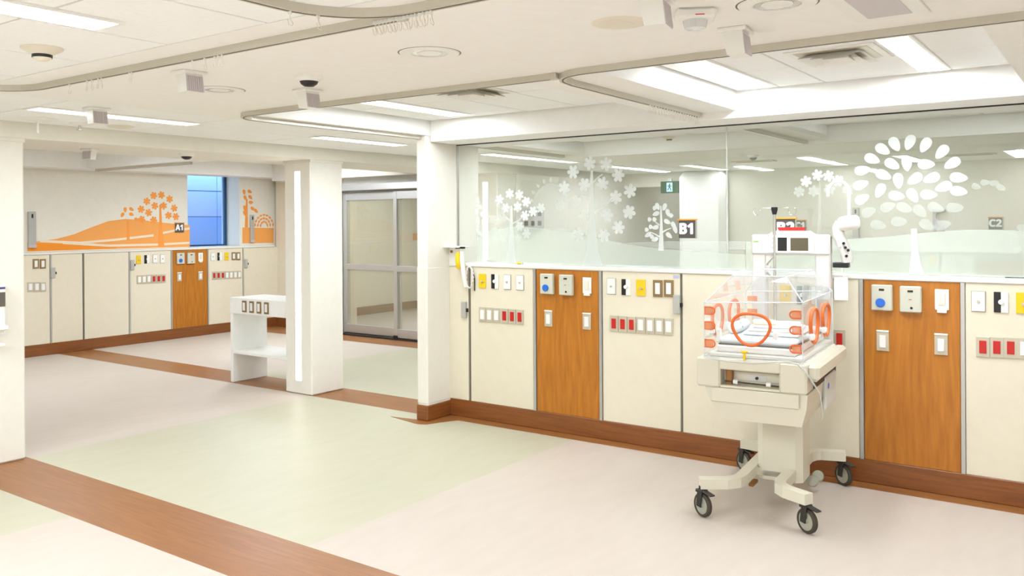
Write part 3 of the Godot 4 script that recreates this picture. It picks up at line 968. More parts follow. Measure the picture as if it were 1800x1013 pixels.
func film_flowers(t: Node, list: Array, r: float, m: Material) -> void:
	for f in list:
		film(t, "blossom", [flower(f[0], f[1], r, 6, f[0] * 0.37)], m)

func make_film() -> void:
	film_axis = 2
	film_val = -5.5955
	var hl := thing("hill_film", "pale frosted hill shapes along the bottom of the glass", "window film")
	film(hl, "hill", [pts([[838, 414], [870, 403], [905, 399], [950, 401], [1006, 409], [1060, 421], [1110, 431], [1170, 438], [1240, 443], [1310, 447], [1310, 476], [1190, 473], [1000, 467], [838, 463]])], M.film_hill)
	film(hl, "hill", [pts([[1311, 425], [1400, 425], [1480, 421], [1560, 416], [1640, 408], [1700, 404], [1760, 404], [1820, 408], [1900, 418], [1900, 491], [1700, 485], [1500, 480], [1311, 476]])], M.film_hill)
	film(hl, "hill", [pts([[1061, 429], [1100, 427], [1180, 424], [1309, 424], [1309, 446], [1240, 442], [1170, 437], [1110, 430.4]])], M.film_faint)
	film_val = -5.5935
	# blossom tree with the tallest trunk
	var t := thing("tree_film", "tall white blossom tree printed on the glass beside the B1 sign", "window film")
	film(t, "trunk", [pts([[1038.5, 300], [1042, 300], [1044, 345], [1047, 400], [1052, 440], [1059, 467], [1024, 466.5], [1031, 440], [1034, 400], [1036, 345]])], M.film_mid)
	for q in [[[[1042, 322], [1050, 313], [1060, 306]], 0.014], [[[1047, 374], [1062, 362], [1078, 350]], 0.02], [[[1037, 348], [1028, 344], [1020, 341]], 0.012]]:
		film(t, "branch", [stroke(q[0], q[1], 0.006)], M.film_mid)
	film_flowers(t, [[1036.7, 287], [1065.8, 288.6], [1007.5, 302.5], [1086.7, 308], [1107.5, 335.8], [1059, 323], [1027, 325], [1082.5, 347], [1106, 373], [1067, 379], [1087, 400]], 0.054, M.film_strong)
	film_flowers(t, [[992, 330], [1061.7, 413.6], [1017, 413.6]], 0.054, M.film_mid)
	film_flowers(t, [[1011.7, 355], [985, 361], [1028, 378]], 0.052, M.film_faint)
	# small droplet tree
	film_val = -5.5930
	var d := thing("tree_film", "small white droplet tree printed on the glass touching the B1 sign", "window film")
	film(d, "trunk", [pts([[1160.5, 362], [1163, 362], [1165, 400], [1167, 441], [1157, 441], [1160, 400]])], M.film_strong)
	for q in [[[1165, 408], [1172, 404], [1180, 401]], [[1159, 416], [1150, 411], [1142, 408]], [[1159, 396], [1154, 392], [1151, 389]]]:
		film(d, "branch", [stroke(q, 0.012, 0.005)], M.film_strong)
	for q in [[1156, 363, 65], [1168, 364, 115], [1174, 374, 80], [1153, 376, 160], [1173, 390, 30], [1184, 396, 60], [1187, 404, 70], [1176, 414, 40], [1152, 400, 170], [1139, 413, 150], [1151, 421, 160]]:
		film(d, "droplet", [leaf(q[0], q[1], 0.055, 0.032, q[2])], M.film_strong)
	for q in [[1142, 386], [1150.5, 386], [1144, 399], [1137, 404], [1180, 379], [1146, 416], [1151, 366]]:
		film(d, "droplet", [dot(q[0], q[1], 0.016)], M.film_strong)
	# smaller blossom tree near the pillar
	film_val = -5.5925
	var s := thing("tree_film", "smaller white blossom tree printed on the glass near the pillar", "window film")
	film(s, "trunk", [pts([[897.5, 362], [900.5, 362], [902, 400], [905, 440], [908, 464], [888, 463.5], [893, 440], [896, 400]])], M.film_mid)
	for q in [[[902, 393], [912, 387], [920, 381]], [[896, 388], [888, 380], [884, 374]]]:
		film(s, "branch", [stroke(q, 0.012, 0.006)], M.film_mid)
	film_flowers(s, [[896, 341], [913, 343], [925, 355], [910, 364], [937, 372], [923, 379], [878, 351]], 0.043, M.film_strong)
	film_flowers(s, [[950.5, 366], [914, 398], [889, 366], [925.5, 411]], 0.042, M.film_mid)
	film_flowers(s, [[881, 386], [867, 386], [871, 408], [884, 419], [910, 421]], 0.042, M.film_faint)
	film_val = -5.5920
	var e := thing("tree_film", "white droplet tree printed at the glass edge by the pillar", "window film")
	for q in [[840, 352, 60], [845, 365, 45], [838, 372, 90], [848, 378, 30], [841, 388, 75], [850, 393, 50], [840, 405, 70], [846, 412, 40]]:
		film(e, "droplet", [leaf(q[0], q[1], 0.06, 0.036, q[2])], M.film_mid)
	film(e, "trunk", [pts([[838, 350], [840, 350], [843, 463], [837.5, 463]])], M.film_faint)
	# round faint bush between the blossom trees
	film_val = -5.5947
	var b := thing("bush_film", "faint round frosted bush printed between the two blossom trees", "window film")
	var arc := []
	for i in 22: arc.append([968 + 30 * cos(PI * i / 21.0), 362 - 40 * sin(PI * i / 21.0)])
	film(b, "crown", [pts(arc + [[938, 400], [998, 402]])], M.film_trace)
	for i in 9:
		var an := PI * (i + 0.5) / 9.0
		film(b, "petal", [leaf(968 + 35 * cos(an), 360 - 44 * sin(an), 0.04, 0.024, -rad_to_deg(an))], M.film_faint)
	# leaf tree
	film_val = -5.5915
	var f := thing("tree_film", "big white leaf tree printed on the glass past the incubator", "window film")
	film(f, "trunk", [pts([[1601, 402], [1612, 402], [1614, 440], [1619, 465], [1625, 483], [1597, 482], [1600, 460], [1602, 440]])], M.film_mid)
	var strong := [[985, 205, 35], [1055, 175, 62], [1140, 165, 110], [1230, 180, 118], [1325, 220, 130], [925, 260, 25], [1040, 290, 32], [1125, 285, 88], [1235, 290, 4], [1385, 285, 150], [870, 325, -8], [990, 352, 25], [1075, 385, 85], [1170, 375, 145], [1265, 370, 160], [1422, 367, 8], [860, 408, -18], [1335, 420, 160]]
	for q in strong: film(f, "leaf", [leaf(1250 + q[0] / 3.267, 200 + q[1] / 3.267, 0.096, 0.059, q[2])], M.film_strong)
	for q in [[970, 442, 115], [1065, 472, 10], [1158, 470, 60], [1250, 465, 5], [1422, 445, 10], [868, 490, -28]]:
		film(f, "leaf", [leaf(1250 + q[0] / 3.267, 200 + q[1] / 3.267, 0.094, 0.058, q[2])], M.film_mid)
	for q in [[905, 565, -25], [1015, 535, -20], [1110, 540, 25], [1200, 560, 45], [1290, 540, 20], [1400, 540, 0], [960, 640, 10], [1240, 640, 30], [1330, 640, -15], [1080, 620, 0]]:
		film(f, "leaf", [leaf(1250 + q[0] / 3.267, 200 + q[1] / 3.267, 0.092, 0.057, q[2])], M.film_faint)
	film_val = -5.5943
	var h := thing("tree_film", "faint blossom tree printed on the glass behind the exam lamp", "window film")
	film_flowers(h, [[1417, 319], [1437, 308], [1456.6, 309.6], [1474, 318]], 0.037, M.film_mid)
	film_flowers(h, [[1404.6, 337], [1430.6, 336], [1458, 333], [1490, 334]], 0.037, M.film_faint)
	film(h, "trunk", [pts([[1440.5, 315], [1442.5, 315], [1444, 420], [1436, 420]])], M.film_trace)
	film_val = -5.5939
	var k := thing("tree_film", "faint drop leaf tree printed on the glass near the C2 sign", "window film")
	for q in [[1716, 328, 20], [1732, 321, 0], [1748, 322, 0], [1760, 330, 30], [1772, 424, 40], [1788, 440, 140], [1783, 414, 20], [1795, 402, 60]]:
		film(k, "leaf", [leaf(q[0], q[1], 0.05, 0.034, q[2])], M.film_faint)

func make_mural() -> void:
	film_axis = 0
	film_val = -10.86
	var m := thing("hill_mural", "orange hills and blossom trees printed on the cream wall", "wall mural")
	film(m, "hill", [pts([[48, 427], [100, 420], [130, 412], [160, 400], [190, 389], [220, 385], [250, 387], [290, 392], [333.5, 396], [333.5, 434], [200, 437.5], [48, 442]])], M.mural_orange)
	for q in [[[70, 424], [140, 427], [200, 422], [270, 414]], [[110, 427], [190, 432], [280, 430], [333, 427]], [[285, 410], [310, 405], [333, 402]]]:
		film(m, "path_line", [stroke(q, 0.03, 0.03)], M.mural_line, 0.0006)
	film(m, "foreground_field", [pts([[48, 427], [95, 428], [150, 432], [205, 435], [205, 437.2], [48, 442]])], M.mural_deep, 0.0012)
	film(m, "tree_trunk", [pts([[280, 360], [283, 360], [285, 400], [289, 434], [277.5, 434.4], [280, 400]])], M.mural_tree, 0.0018)
	film(m, "tree_trunk", [pts([[223.5, 388], [226, 388], [228, 422], [222.5, 422.5]])], M.mural_tree, 0.0018)
	for q in [[270, 344], [283.5, 343], [258, 354], [298, 350], [248, 368], [272, 362], [287.5, 362], [306, 366], [261, 374], [296, 379], [309, 381], [249, 386], [270, 387]]:
		film(m, "blossom", [flower(q[0], q[1], 0.054, 6, q[0])], M.mural_tree, 0.0018)
	for q in [[220, 369, 90], [231, 368, 30], [215, 378, 120], [231, 377, 20], [240, 386, 20]]:
		film(m, "droplet", [leaf(q[0], q[1], 0.07, 0.045, q[2])], M.mural_tree, 0.0018)
	film(m, "border", [pts([[48, 442.6], [200, 438.1], [333.5, 434.6], [333.5, 436], [200, 439.6], [48, 444.2]])], M.mural_line, 0.0012)
	var r := thing("tree_mural", "orange trees and shrub printed on the wall past the deep window", "wall mural")
	film(r, "field", [pts([[426, 400], [481, 401], [481, 427], [426, 428]])], M.mural_orange)
	film(r, "tree_trunk", [pts([[432.5, 350], [435, 350], [436, 400], [430, 400]])], M.mural_tree, 0.0012)
	for q in [[429, 338, 80], [439, 337, 20], [431, 348, 60], [440, 347, 40], [444, 367, 30], [450, 371, 40], [430, 366, 80], [441, 356, 0], [430, 375, 70]]:
		film(r, "droplet", [leaf(q[0], q[1], 0.085, 0.05, q[2])], M.mural_tree, 0.0012)
	for ring in 3:
		for i in 9 - ring * 2:
			var n := 9 - ring * 2
			var an := PI * (i + 0.5) / n
			film(r, "petal", [leaf(464 + (16 - ring * 5) * cos(an), 399 - (21 - ring * 6) * sin(an), 0.055, 0.03, 90 - rad_to_deg(an))], M.mural_tree, 0.0012)
	# scrap of the next mural behind the doors
	var s := thing("mural_patch", "orange printed patch on the lobby wall seen through the sliding doors", "wall mural")
	film_axis = 2
	film_val = -12.0
	film(s, "patch", [pts([[717, 410], [760, 411], [760, 427], [717, 426]])], M.mural_deep)
	film(s, "band", [pts([[717, 428], [760, 429], [760, 431], [717, 430]])], M.mural_line)

# ------------------------------------------------------------------ ceiling fittings
func arc_xz(c: Vector3, r: float, a0: float, a1: float, n := 10) -> Array:
	var o := []
	for i in n + 1:
		var a := lerpf(a0, a1, float(i) / n)
		o.append(c + Vector3(cos(a) * r, 0, sin(a) * r))
	return o

func track(path: Array, label: String, y := LOW) -> void:
	var t := thing("curtain_track", label, "curtain track")
	var st := mb()
	sweep(st, path, 0.034, y - 0.028, y)
	obj("rail", st, M.track_metal, t)
	var g := mb()
	sweep(g, path, 0.008, y - 0.0295, y - 0.027)
	obj("slot", g, M.gap_dark, t)
	for e in [0, path.size() - 1]:
		lb(t, "end_cap", M.track_metal, path[e] + Vector3(0, y - 0.015, 0), Vector3(0.04, 0.03, 0.04), 0.004)

func hook(p: Vector3, turn: float, open: float, label: String, group: String) -> void:
	var t := thing("curtain_hook", label, "hook", p, turn, group)
	var st := mb()
	box(st, Vector3(0, -0.006, 0), Vector3(0.012, 0.012, 0.006), 0.001)
	obj("carrier", st, M.white_plastic, t)
	var h := mb()
	tube(h, [Vector3(0, -0.008, 0), Vector3(0.002, -0.024, 0.001), Vector3(0.006 + open, -0.042, 0.002), Vector3(0.003 + open, -0.048, 0.003), Vector3(-0.004 + open * 0.4, -0.044, 0.003), Vector3(-0.007, -0.026, 0.003)], 0.0013, 6)
	obj("wire", h, M.warm_plastic, t)

func downlight(u: float, v: float, r: float, label: String) -> void:
	var t := thing("downlight", label, "light", hit(u, v, 1, LOW))
	var ring := mb()
	lathe(ring, [Vector2(r * 0.6, 0.002), Vector2(r * 0.62, -0.004), Vector2(r, -0.005), Vector2(r + 0.004, 0.0)], Vector3.ZERO, Basis.IDENTITY, 40)
	obj("trim_ring", ring, M.white_plastic, t)
	var gap := mb()
	lathe(gap, [Vector2(r + 0.003, -0.0005), Vector2(r + 0.007, -0.001), Vector2(r + 0.009, 0.0)], Vector3.ZERO, Basis.IDENTITY, 40)
	obj("edge_gap", gap, M.gap_dark, t)
	var cone := mb()
	lathe(cone, [Vector2(r * 0.42, -0.0015), Vector2(r * 0.6, -0.0025)], Vector3.ZERO, Basis.IDENTITY, 40)
	obj("reflector", cone, M.chrome, t)
	var ln := mb()
	lathe(ln, [Vector2(0, -0.003), Vector2(r * 0.42, -0.003), Vector2(r * 0.42, 0.0)], Vector3.ZERO, Basis.IDENTITY, 32)
	obj("lens", ln, M.white_plastic, t)

func detector(u: float, v: float, label: String, turn := 0.0, y := LOW, s := 1.0) -> void:
	# white box detector: ceiling plate, wedge body, ribbed grey window on its +x face
	var t := thing("box_detector", label, "motion sensor", hit(u, v, 1, y), turn)
	t.position.y = y
	lb(t, "plate", M.white_plastic, Vector3(0, -0.007 * s, 0), Vector3(0.105, 0.014, 0.125) * s, 0.003)
	var b := mb()
	prism(b, PackedVector2Array([Vector2(-0.04, 0), Vector2(0.036, 0), Vector2(0.046, -0.085), Vector2(-0.02, -0.085)]), Vector3(0, -0.013 * s, -0.045 * s), Vector3(s, 0, 0), Vector3(0, s, 0), 0.09 * s)
	obj("body", b, M.white_plastic, t)
	var w := mb()
	for i in 8:
		box(w, Vector3(0.0415, -0.060, -0.0385 + i * 0.011) * s, Vector3(0.008, 0.072, 0.0095) * s, 0.001, Basis(Vector3.BACK, 0.117))
	obj("lens_window", w, M.lens_grey, t)

func dome_camera(u: float, v: float, y: float, label: String, r := 0.045) -> void:
	var t := thing("dome_camera", label, "camera", hit(u, v, 1, y))
	t.position.y = y
	var b := mb()
	lathe(b, [Vector2(r * 1.45, 0), Vector2(r * 1.4, -0.012), Vector2(r * 1.1, -0.022), Vector2(r, -0.026)].duplicate(), Vector3.ZERO, Basis.IDENTITY, 28)
	obj("base", b, M.white_plastic, t)
	var d := mb()
	lathe(d, [Vector2(0, -0.052), Vector2(r * 0.5, -0.049), Vector2(r * 0.85, -0.038), Vector2(r, -0.024)], Vector3.ZERO, Basis.IDENTITY, 28, true)
	obj("dome", d, M.black_plastic, t)

func vent(c: Vector3, sx: float, sz: float, label: String) -> void:
	# square louvred diffuser: nested sloping frames dropping from the tile
	var t := thing("ceiling_vent", label, "vent", c)
	lb(t, "frame", M.white_plastic, Vector3(0, -0.003, 0), Vector3(sx, 0.006, sz), 0.002)
	lb(t, "throat", M.steel_frame, Vector3(0, -0.0065, 0), Vector3(sx * 0.82, 0.002, sz * 0.82), 0.0)
	for k in 3:
		var f := 0.74 - 0.22 * k
		var st := mb()
		var y0 := -0.008
		var y1 := -0.030
		var a := Vector2(sx, sz) * f * 0.5
		var b := a * 0.72
		var A := [Vector3(-b.x, y0, -b.y), Vector3(b.x, y0, -b.y), Vector3(b.x, y0, b.y), Vector3(-b.x, y0, b.y)]
		var B := [Vector3(-a.x, y1, -a.y), Vector3(a.x, y1, -a.y), Vector3(a.x, y1, a.y), Vector3(-a.x, y1, a.y)]
		for i in 4:
			quad(st, A[i], A[(i + 1) % 4], B[(i + 1) % 4], B[i])
			quad(st, A[i] + Vector3(0, 0.002, 0), B[i] + Vector3(0, 0.002, 0), B[(i + 1) % 4] + Vector3(0, 0.002, 0), A[(i + 1) % 4] + Vector3(0, 0.002, 0))
		obj("louvre", st, M.white_plastic, t)

func make_ceiling_fittings() -> void:
	# curtain tracks
	var tr := LOW
	var p := [Vector3(-4.63, 0, -5.19), Vector3(-4.63, 0, -3.6)]
	p += arc_xz(Vector3(-4.43, 0, -3.6), 0.2, PI, PI * 1.5).map(func(q): return Vector3(q.x, 0, -3.6 - (q.z + 3.6) * 0.0 + (-(q.z + 3.6))))
	p += [Vector3(-2.19, 0, -3.41)]
	track(p, "pale metal curtain track curving round the recess beside the white pillar")
	p = [Vector3(-2.25, 0, -5.24), Vector3(-2.22, 0, -3.62)]
	p += arc_xz(Vector3(-2.0, 0, -3.58), 0.21, PI, PI * 1.5).map(func(q): return Vector3(q.x, 0, -3.58 - (q.z + 3.58)))
	p += [Vector3(3.0, 0, -3.37)]
	track(p, "pale metal curtain track curving round the incubator's recess")
	p = [Vector3(-1.95, 0, -2.105), Vector3(-4.35, 0, -2.105)]
	p += arc_xz(Vector3(-4.35, 0, -1.805), 0.3, -PI / 2, -PI)
	p += [Vector3(-4.65, 0, -0.3)]
	track(p, "pale metal curtain track running from the tiled field past loose hooks")
	p = [Vector3(3.0, 0, -2.06), Vector3(-1.85, 0, -2.06)]
	p += arc_xz(Vector3(-1.85, 0, -1.76), 0.3, -PI / 2, -PI)
	p += [Vector3(-2.15, 0, -0.3)]
	track(p, "pale metal curtain track with the wide rounded corner over the near bay")
	track([Vector3(-10.45, 0, -5.71), Vector3(-8.5, 0, -5.71)], "short curtain track on the bulkhead of the mural bay", 2.295)
	track([Vector3(-7.85, 0, -6.3), Vector3(-7.85, 0, -8.4)], "short curtain track hung in front of the sliding doors", 2.30)
	slab(get_node("ceiling"), "bulkhead", M.paint_white, -8.0, -7.7, 2.30, 2.5, -8.45, -5.82)
	track([Vector3(-4.75, 0, -5.95), Vector3(-4.80, 0, -7.75)], "pale curtain track behind the glass next to the aisle")
	track([Vector3(-2.28, 0, -5.96), Vector3(-2.28, 0, -7.64)], "pale curtain track behind the glass between two recesses")
	# loose hooks
	var g1 := "white curtain hook hanging alone on the track over the corridor"
	for u in [132, 160, 168, 178, 183, 228, 232, 331, 352, 368, 374, 380]:
		var q := hit(u, 150 - (u - 130) * 0.219, 1, LOW - 0.03)
		hook(Vector3(q.x, LOW - 0.028, -2.105), u * 0.7, 0.004 * sin(u), g1, "loose hooks on the corridor track")
	for i in 16:
		hook(Vector3(-2.03 + i * 0.0165, LOW - 0.028, -2.062), 0.8 + sin(i * 3.1), 0.006 * sin(i * 1.7), "wire curtain hook bunched where the two near tracks meet", "bunched hooks at the track junction")
	for i in 2:
		hook(Vector3(-2.145 + i * 0.03, LOW - 0.028, -1.80 - i * 0.09), 0.4 + i, 0.006, "wire curtain hook on the rounded corner of the near track", "hooks on the rounded near track")
	for i in 20:
		hook(Vector3(-2.231 - i * 0.0009, LOW - 0.028, -4.5 - i * 0.04), 0.5 * i, 0.004 * sin(i * 2.3), "white curtain hook bunched on the track beside the incubator's recess", "bunched hooks beside the incubator recess")
	for c in [[755, 93], [386, 158], [1366, 7]]:
		downlight(c[0], c[1], 0.122, ["round recessed downlight between the black dome and the near hooks", "round recessed downlight beside the box detector over the corridor", "round recessed downlight beside the square ceiling grille"][[755, 386, 1366].find(c[0])])
	detector(333, 126, "white box detector beside the loose curtain hooks")
	detector(541, 158, "white box detector below the black dome camera")
	detector(170, 190, "white box detector beside the aisle light", 0.0)
	detector(1150, -6, "white box detector beside the round ceiling speaker", 0.2)
	detector(1293, 52, "white box detector beside the strobe unit", 0.1)
	detector(158, 262, "small white box detector under the beam of the mural bay", -1.2, 2.19, 0.85)
	dome_camera(543, 134, LOW, "black dome camera on the low ceiling over the corridor")
	dome_camera(328, 270, 2.19, "black dome camera under the beam near the window")
	dome_camera(1324, 273, 2.265, "black dome camera beyond the glass on the low ceiling", 0.04)
	# round speaker
	var sp := thing("ceiling_speaker", "round cream ceiling speaker beside two box detectors", "speaker", hit(1090, 40, 1, LOW))
	var s := mb()
	lathe(s, [Vector2(0, -0.006), Vector2(0.05, -0.0065), Vector2(0.08, -0.005), Vector2(0.1, -0.001), Vector2(0.102, 0.0)], Vector3.ZERO, Basis.IDENTITY, 40)
	obj("grille", s, M.warm_plastic, sp)
	var s2 := mb()
	lathe(s2, [Vector2(0, -0.008), Vector2(0.05, -0.008), Vector2(0.052, -0.006)], Vector3.ZERO, Basis.IDENTITY, 32)
	obj("centre", s2, M.warm_plastic, sp)
	var sq := thing("ceiling_speaker", "round cream ceiling speaker in the aisle by the beam", "speaker", hit(212, 222, 1, LOW))
	obj("grille", s_disc(0.09), M.warm_plastic, sq)
	# strobe
	var st := thing("strobe_unit", "white ceiling strobe with clear lens beside the box detector", "alarm", hit(1222, 20, 1, LOW), 0.5)
	lb(st, "base", M.white_plastic, Vector3(0, -0.016, 0), Vector3(0.13, 0.032, 0.12), 0.008)
	var sl := mb()
	lathe(sl, [Vector2(0, -0.062), Vector2(0.036, -0.058), Vector2(0.042, -0.03)], Vector3.ZERO, Basis.IDENTITY, 24)
	obj("lens", sl, M.acrylic_edge, st)
	lb(st, "flash_tube", M.chrome, Vector3(0, -0.045, 0), Vector3(0.04, 0.012, 0.012), 0.003)
	lb(st, "mark", M.red_plastic, Vector3(0.01, -0.024, 0.0605), Vector3(0.03, 0.003, 0.002), 0.0)
	# smoke detectors
	for k in 3:
		var c: Array = [[74, 84, LOW, "round smoke detector with a black slot in the tiled field"], [1630, 211, TRAY, "round smoke detector in the recess behind the glass"], [1178, 240, TRAY, "round smoke detector seen through the glass near the pillar recess"]][k]
		var t := thing("smoke_detector", c[3], "smoke detector", hit(c[0], c[1], 1, c[2]))
		t.position.y = c[2]
		var b := mb()
		lathe(b, [Vector2(0.028, -0.034), Vector2(0.04, -0.026), Vector2(0.075, -0.008), Vector2(0.078, 0.0)], Vector3.ZERO, Basis.IDENTITY, 32)
		obj("base", b, M.warm_plastic, t)
		var bs := mb()
		lathe(bs, [Vector2(0.033, -0.040), Vector2(0.037, -0.040), Vector2(0.037, -0.028), Vector2(0.033, -0.028)], Vector3.ZERO, Basis.IDENTITY, 32)
		obj("slot", bs, M.black_plastic, t)
		var bc := mb()
		lathe(bc, [Vector2(0, -0.054), Vector2(0.02, -0.052), Vector2(0.034, -0.04), Vector2(0.034, -0.036)], Vector3.ZERO, Basis.IDENTITY, 32)
		obj("cap", bc, M.warm_plastic, t)
	# aisle alarm pendant and sprinkler-like unit
	var al := thing("call_antenna", "round white ceiling unit with a short rod by the beam", "antenna", hit(66, 209, 1, LOW))
	obj("disc", s_disc(0.12), M.white_plastic, al)
	var rod := mb()
	tube(rod, [Vector3(0, -0.02, 0.0), Vector3(0.0, -0.095, 0.0)], 0.008, 10)
	obj("rod", rod, M.white_plastic, al)
	var sk := thing("sprinkler", "small chrome sprinkler head on a white plate by the beam", "sprinkler", hit(140, 217, 1, LOW))
	obj("plate", s_disc(0.07), M.white_plastic, sk)
	var sh := mb()
	lathe(sh, [Vector2(0, -0.05), Vector2(0.02, -0.048), Vector2(0.02, -0.042), Vector2(0.008, -0.038), Vector2(0.008, -0.01)], Vector3.ZERO, Basis.IDENTITY, 16)
	obj("head", sh, M.chrome, sk)
	# vents and the flat grille
	vent(Vector3(-3.33, TRAY, -4.23), 0.42, 0.42, "square louvred vent in the recess nearest the white pillar")
	vent(Vector3(-1.15, TRAY, -4.40), 0.42, 0.42, "square louvred vent in the recess over the incubator")
	vent(Vector3(-2.95, TRAY, -6.7), 0.4, 0.4, "square louvred vent behind the glass, seen above the B1 sign")
	var gr := thing("return_grille", "flat square ceiling grille with grey mesh and white frame", "vent", hit(1540, 2, 1, LOW))
	lb(gr, "frame", M.white_plastic, Vector3(0, -0.004, 0), Vector3(0.24, 0.008, 0.5), 0.002)
	lb(gr, "mesh", M.lens_grey, Vector3(0.0, -0.009, 0), Vector3(0.14, 0.002, 0.4), 0.0)
	# flat diffusers beyond the glass
	for k in 2:
		var c: Array = [[1325, 283, "slim brown slot vent beyond the glass near the dome camera"], [1705, 271, "brown slot vent beyond the glass above the leaf tree"]][k]
		var t := thing("slot_vent", c[2], "vent", hit(c[0], c[1], 1, 2.295))
		t.position.y = 2.295
		lb(t, "frame", M.steel_frame, Vector3(0, -0.006, 0), Vector3(0.5, 0.012, 0.16), 0.002)
		lb(t, "slot", M.wood_brown, Vector3(0, -0.0125, 0), Vector3(0.42, 0.003, 0.06), 0.0)

func s_disc(r: float) -> SurfaceTool:
	var st := mb()
	lathe(st, [Vector2(0, -0.014), Vector2(r * 0.7, -0.013), Vector2(r, -0.005), Vector2(r, 0)], Vector3.ZERO, Basis.IDENTITY, 32)
	return st

# ------------------------------------------------------------------ furniture and small things
func make_column_things() -> void:
	# LED strips set in the columns
	for k in 2:
		var cz: float = [-5.365, -8.26][k]
		var t := thing("light_strip", ["tall glowing white light strip on the column beside the open shelf unit", "tall glowing white light strip on the column beyond the glass"][k], "light", Vector3(-6.298, 1.105, cz))
		lb(t, "channel", M.white_plastic, Vector3(0, 0, 0.001), Vector3(0.092, 1.98, 0.006), 0.001)
		lb(t, "lamp_diffuser", M.lamp_panel, Vector3(0, 0, 0.005), Vector3(0.072, 1.955, 0.004), 0.0)
		var a := AreaLight3D.new()
		a.name = "light"
		a.area_size = Vector2(0.072, 1.955)
		a.light_energy = 0.16
		a.light_color = Color(1.0, 0.98, 0.95)
		a.shadow_enabled = true
		a.set("area_range", 30.0)
		a.set("area_attenuation", 2.0)
		a.rotation = Vector3(0, PI, 0)
		a.position = Vector3(0, 0, 0.012)
		t.add_child(a, true)
	# open shelf unit against the column
	var b := thing("shelf_unit", "white open shelf unit with four sockets against the column", "shelf", Vector3(-6.93, 0, -5.605))
	var W: Material = M.paint_white
	lb(b, "side_panel", W, Vector3(-0.415, 0.35, 0), Vector3(0.045, 0.70, 0.42), 0.003)
	lb(b, "shelf", W, Vector3(0.02, 0.305, 0), Vector3(0.83, 0.03, 0.42), 0.003)
	lb(b, "top_box", W, Vector3(0.0, 0.775, 0.0), Vector3(0.875, 0.16, 0.43), 0.004)
	for i in 4:
		var q := mb()
		var p := Vector3(-0.2 + i * 0.113, 0.775, 0.215)
		box(q, p + Vector3(0, 0, 0.004), Vector3(0.066, 0.115, 0.008), 0.0015)
		var fr := obj("socket_frame", q, M.bronze_frame, b)
		var ins := mb()
		box(ins, p + Vector3(0, 0, 0.008), Vector3(0.034, 0.078, 0.008), 0.001)
		obj("socket", ins, M.white_plastic, fr)
	# dispenser on the near column
	var d := thing("soap_dispenser", "white wall dispenser with purple band and grey window on the near column", "dispenser", Vector3(-6.12, 1.0, -2.60))
	d.basis = frame_on(0)
	lb(d, "body", M.white_plastic, Vector3(0, 0.04, 0.05), Vector3(0.13, 0.34, 0.10), 0.012)
	lb(d, "band", M.purple, Vector3(0, 0.185, 0.101), Vector3(0.118, 0.014, 0.004), 0.001)
	lb(d, "window", M.dark_glass, Vector3(0, 0.11, 0.101), Vector3(0.118, 0.095, 0.004), 0.001)
	lb(d, "spout", M.white_plastic, Vector3(0, -0.075, 0.075), Vector3(0.12, 0.03, 0.14), 0.006)
	lb(d, "drip_tray", M.white_plastic, Vector3(0, -0.19, 0.05), Vector3(0.11, 0.02, 0.11), 0.004)
	lb(d, "drip_arm", M.white_plastic, Vector3(0, -0.13, 0.012), Vector3(0.05, 0.1, 0.02), 0.004)
	# handset holder beside the pillar
	var h := thing("handset_holder", "wall handset with yellow grip and coiled white cord beside the pillar", "handset", Vector3(-4.5, 1.262, -5.5))
	lb(h, "shelf", M.white_plastic, Vector3(0.0, 0.135, 0.02), Vector3(0.2, 0.012, 0.14), 0.003)
	lb(h, "clip", M.black_plastic, Vector3(0.09, 0.13, 0.06), Vector3(0.09, 0.018, 0.03), 0.004)
	lb(h, "mount_plate", M.white_plastic, Vector3(-0.02, 0.06, 0.0), Vector3(0.13, 0.14, 0.02), 0.004)
	disc(h, "screw", M.wood_brown, Vector3(-0.04, 0.095, 0.01), 0.012, 0.008)
	var grip := mb()
	tube(grip, [Vector3(0.06, 0.095, 0.05), Vector3(0.062, 0.07, 0.052), Vector3(0.068, 0.02, 0.055), Vector3(0.072, -0.03, 0.055), Vector3(0.074, -0.045, 0.055)], [0.012, 0.024, 0.026, 0.024, 0.012], 14)
	obj("grip", grip, M.yellow_plate, h)
	var neck := mb()
	tube(neck, [Vector3(0.1, 0.10, 0.05), Vector3(0.105, 0.02, 0.052), Vector3(0.12, -0.1, 0.05), Vector3(0.13, -0.19, 0.04)], [0.016, 0.02, 0.02, 0.016], 12)
	obj("body", neck, M.white_plastic, h)
	var cord := mb()
	var cp := []
	for i in 60:
		var s := i / 59.0
		var an := s * TAU * 1.25 - 0.4
		var c := Vector3(0.165 + cos(an) * 0.035 * (1 - s * 0.2), -0.11 + sin(an) * 0.085, 0.035)
		cp.append(c + Vector3(cos(i * 2.1), sin(i * 2.1), 0) * 0.006)
	tube(cord, cp, 0.006, 6)
	obj("coiled_cord", cord, M.white_plastic, h)
	var tail := mb()
	tube(tail, [Vector3(0.17, -0.03, 0.035), Vector3(0.19, -0.05, 0.03), Vector3(0.205, -0.12, 0.02), Vector3(0.2, -0.22, 0.015)], 0.005, 8)
	obj("strain_relief", tail, M.black_plastic, h)
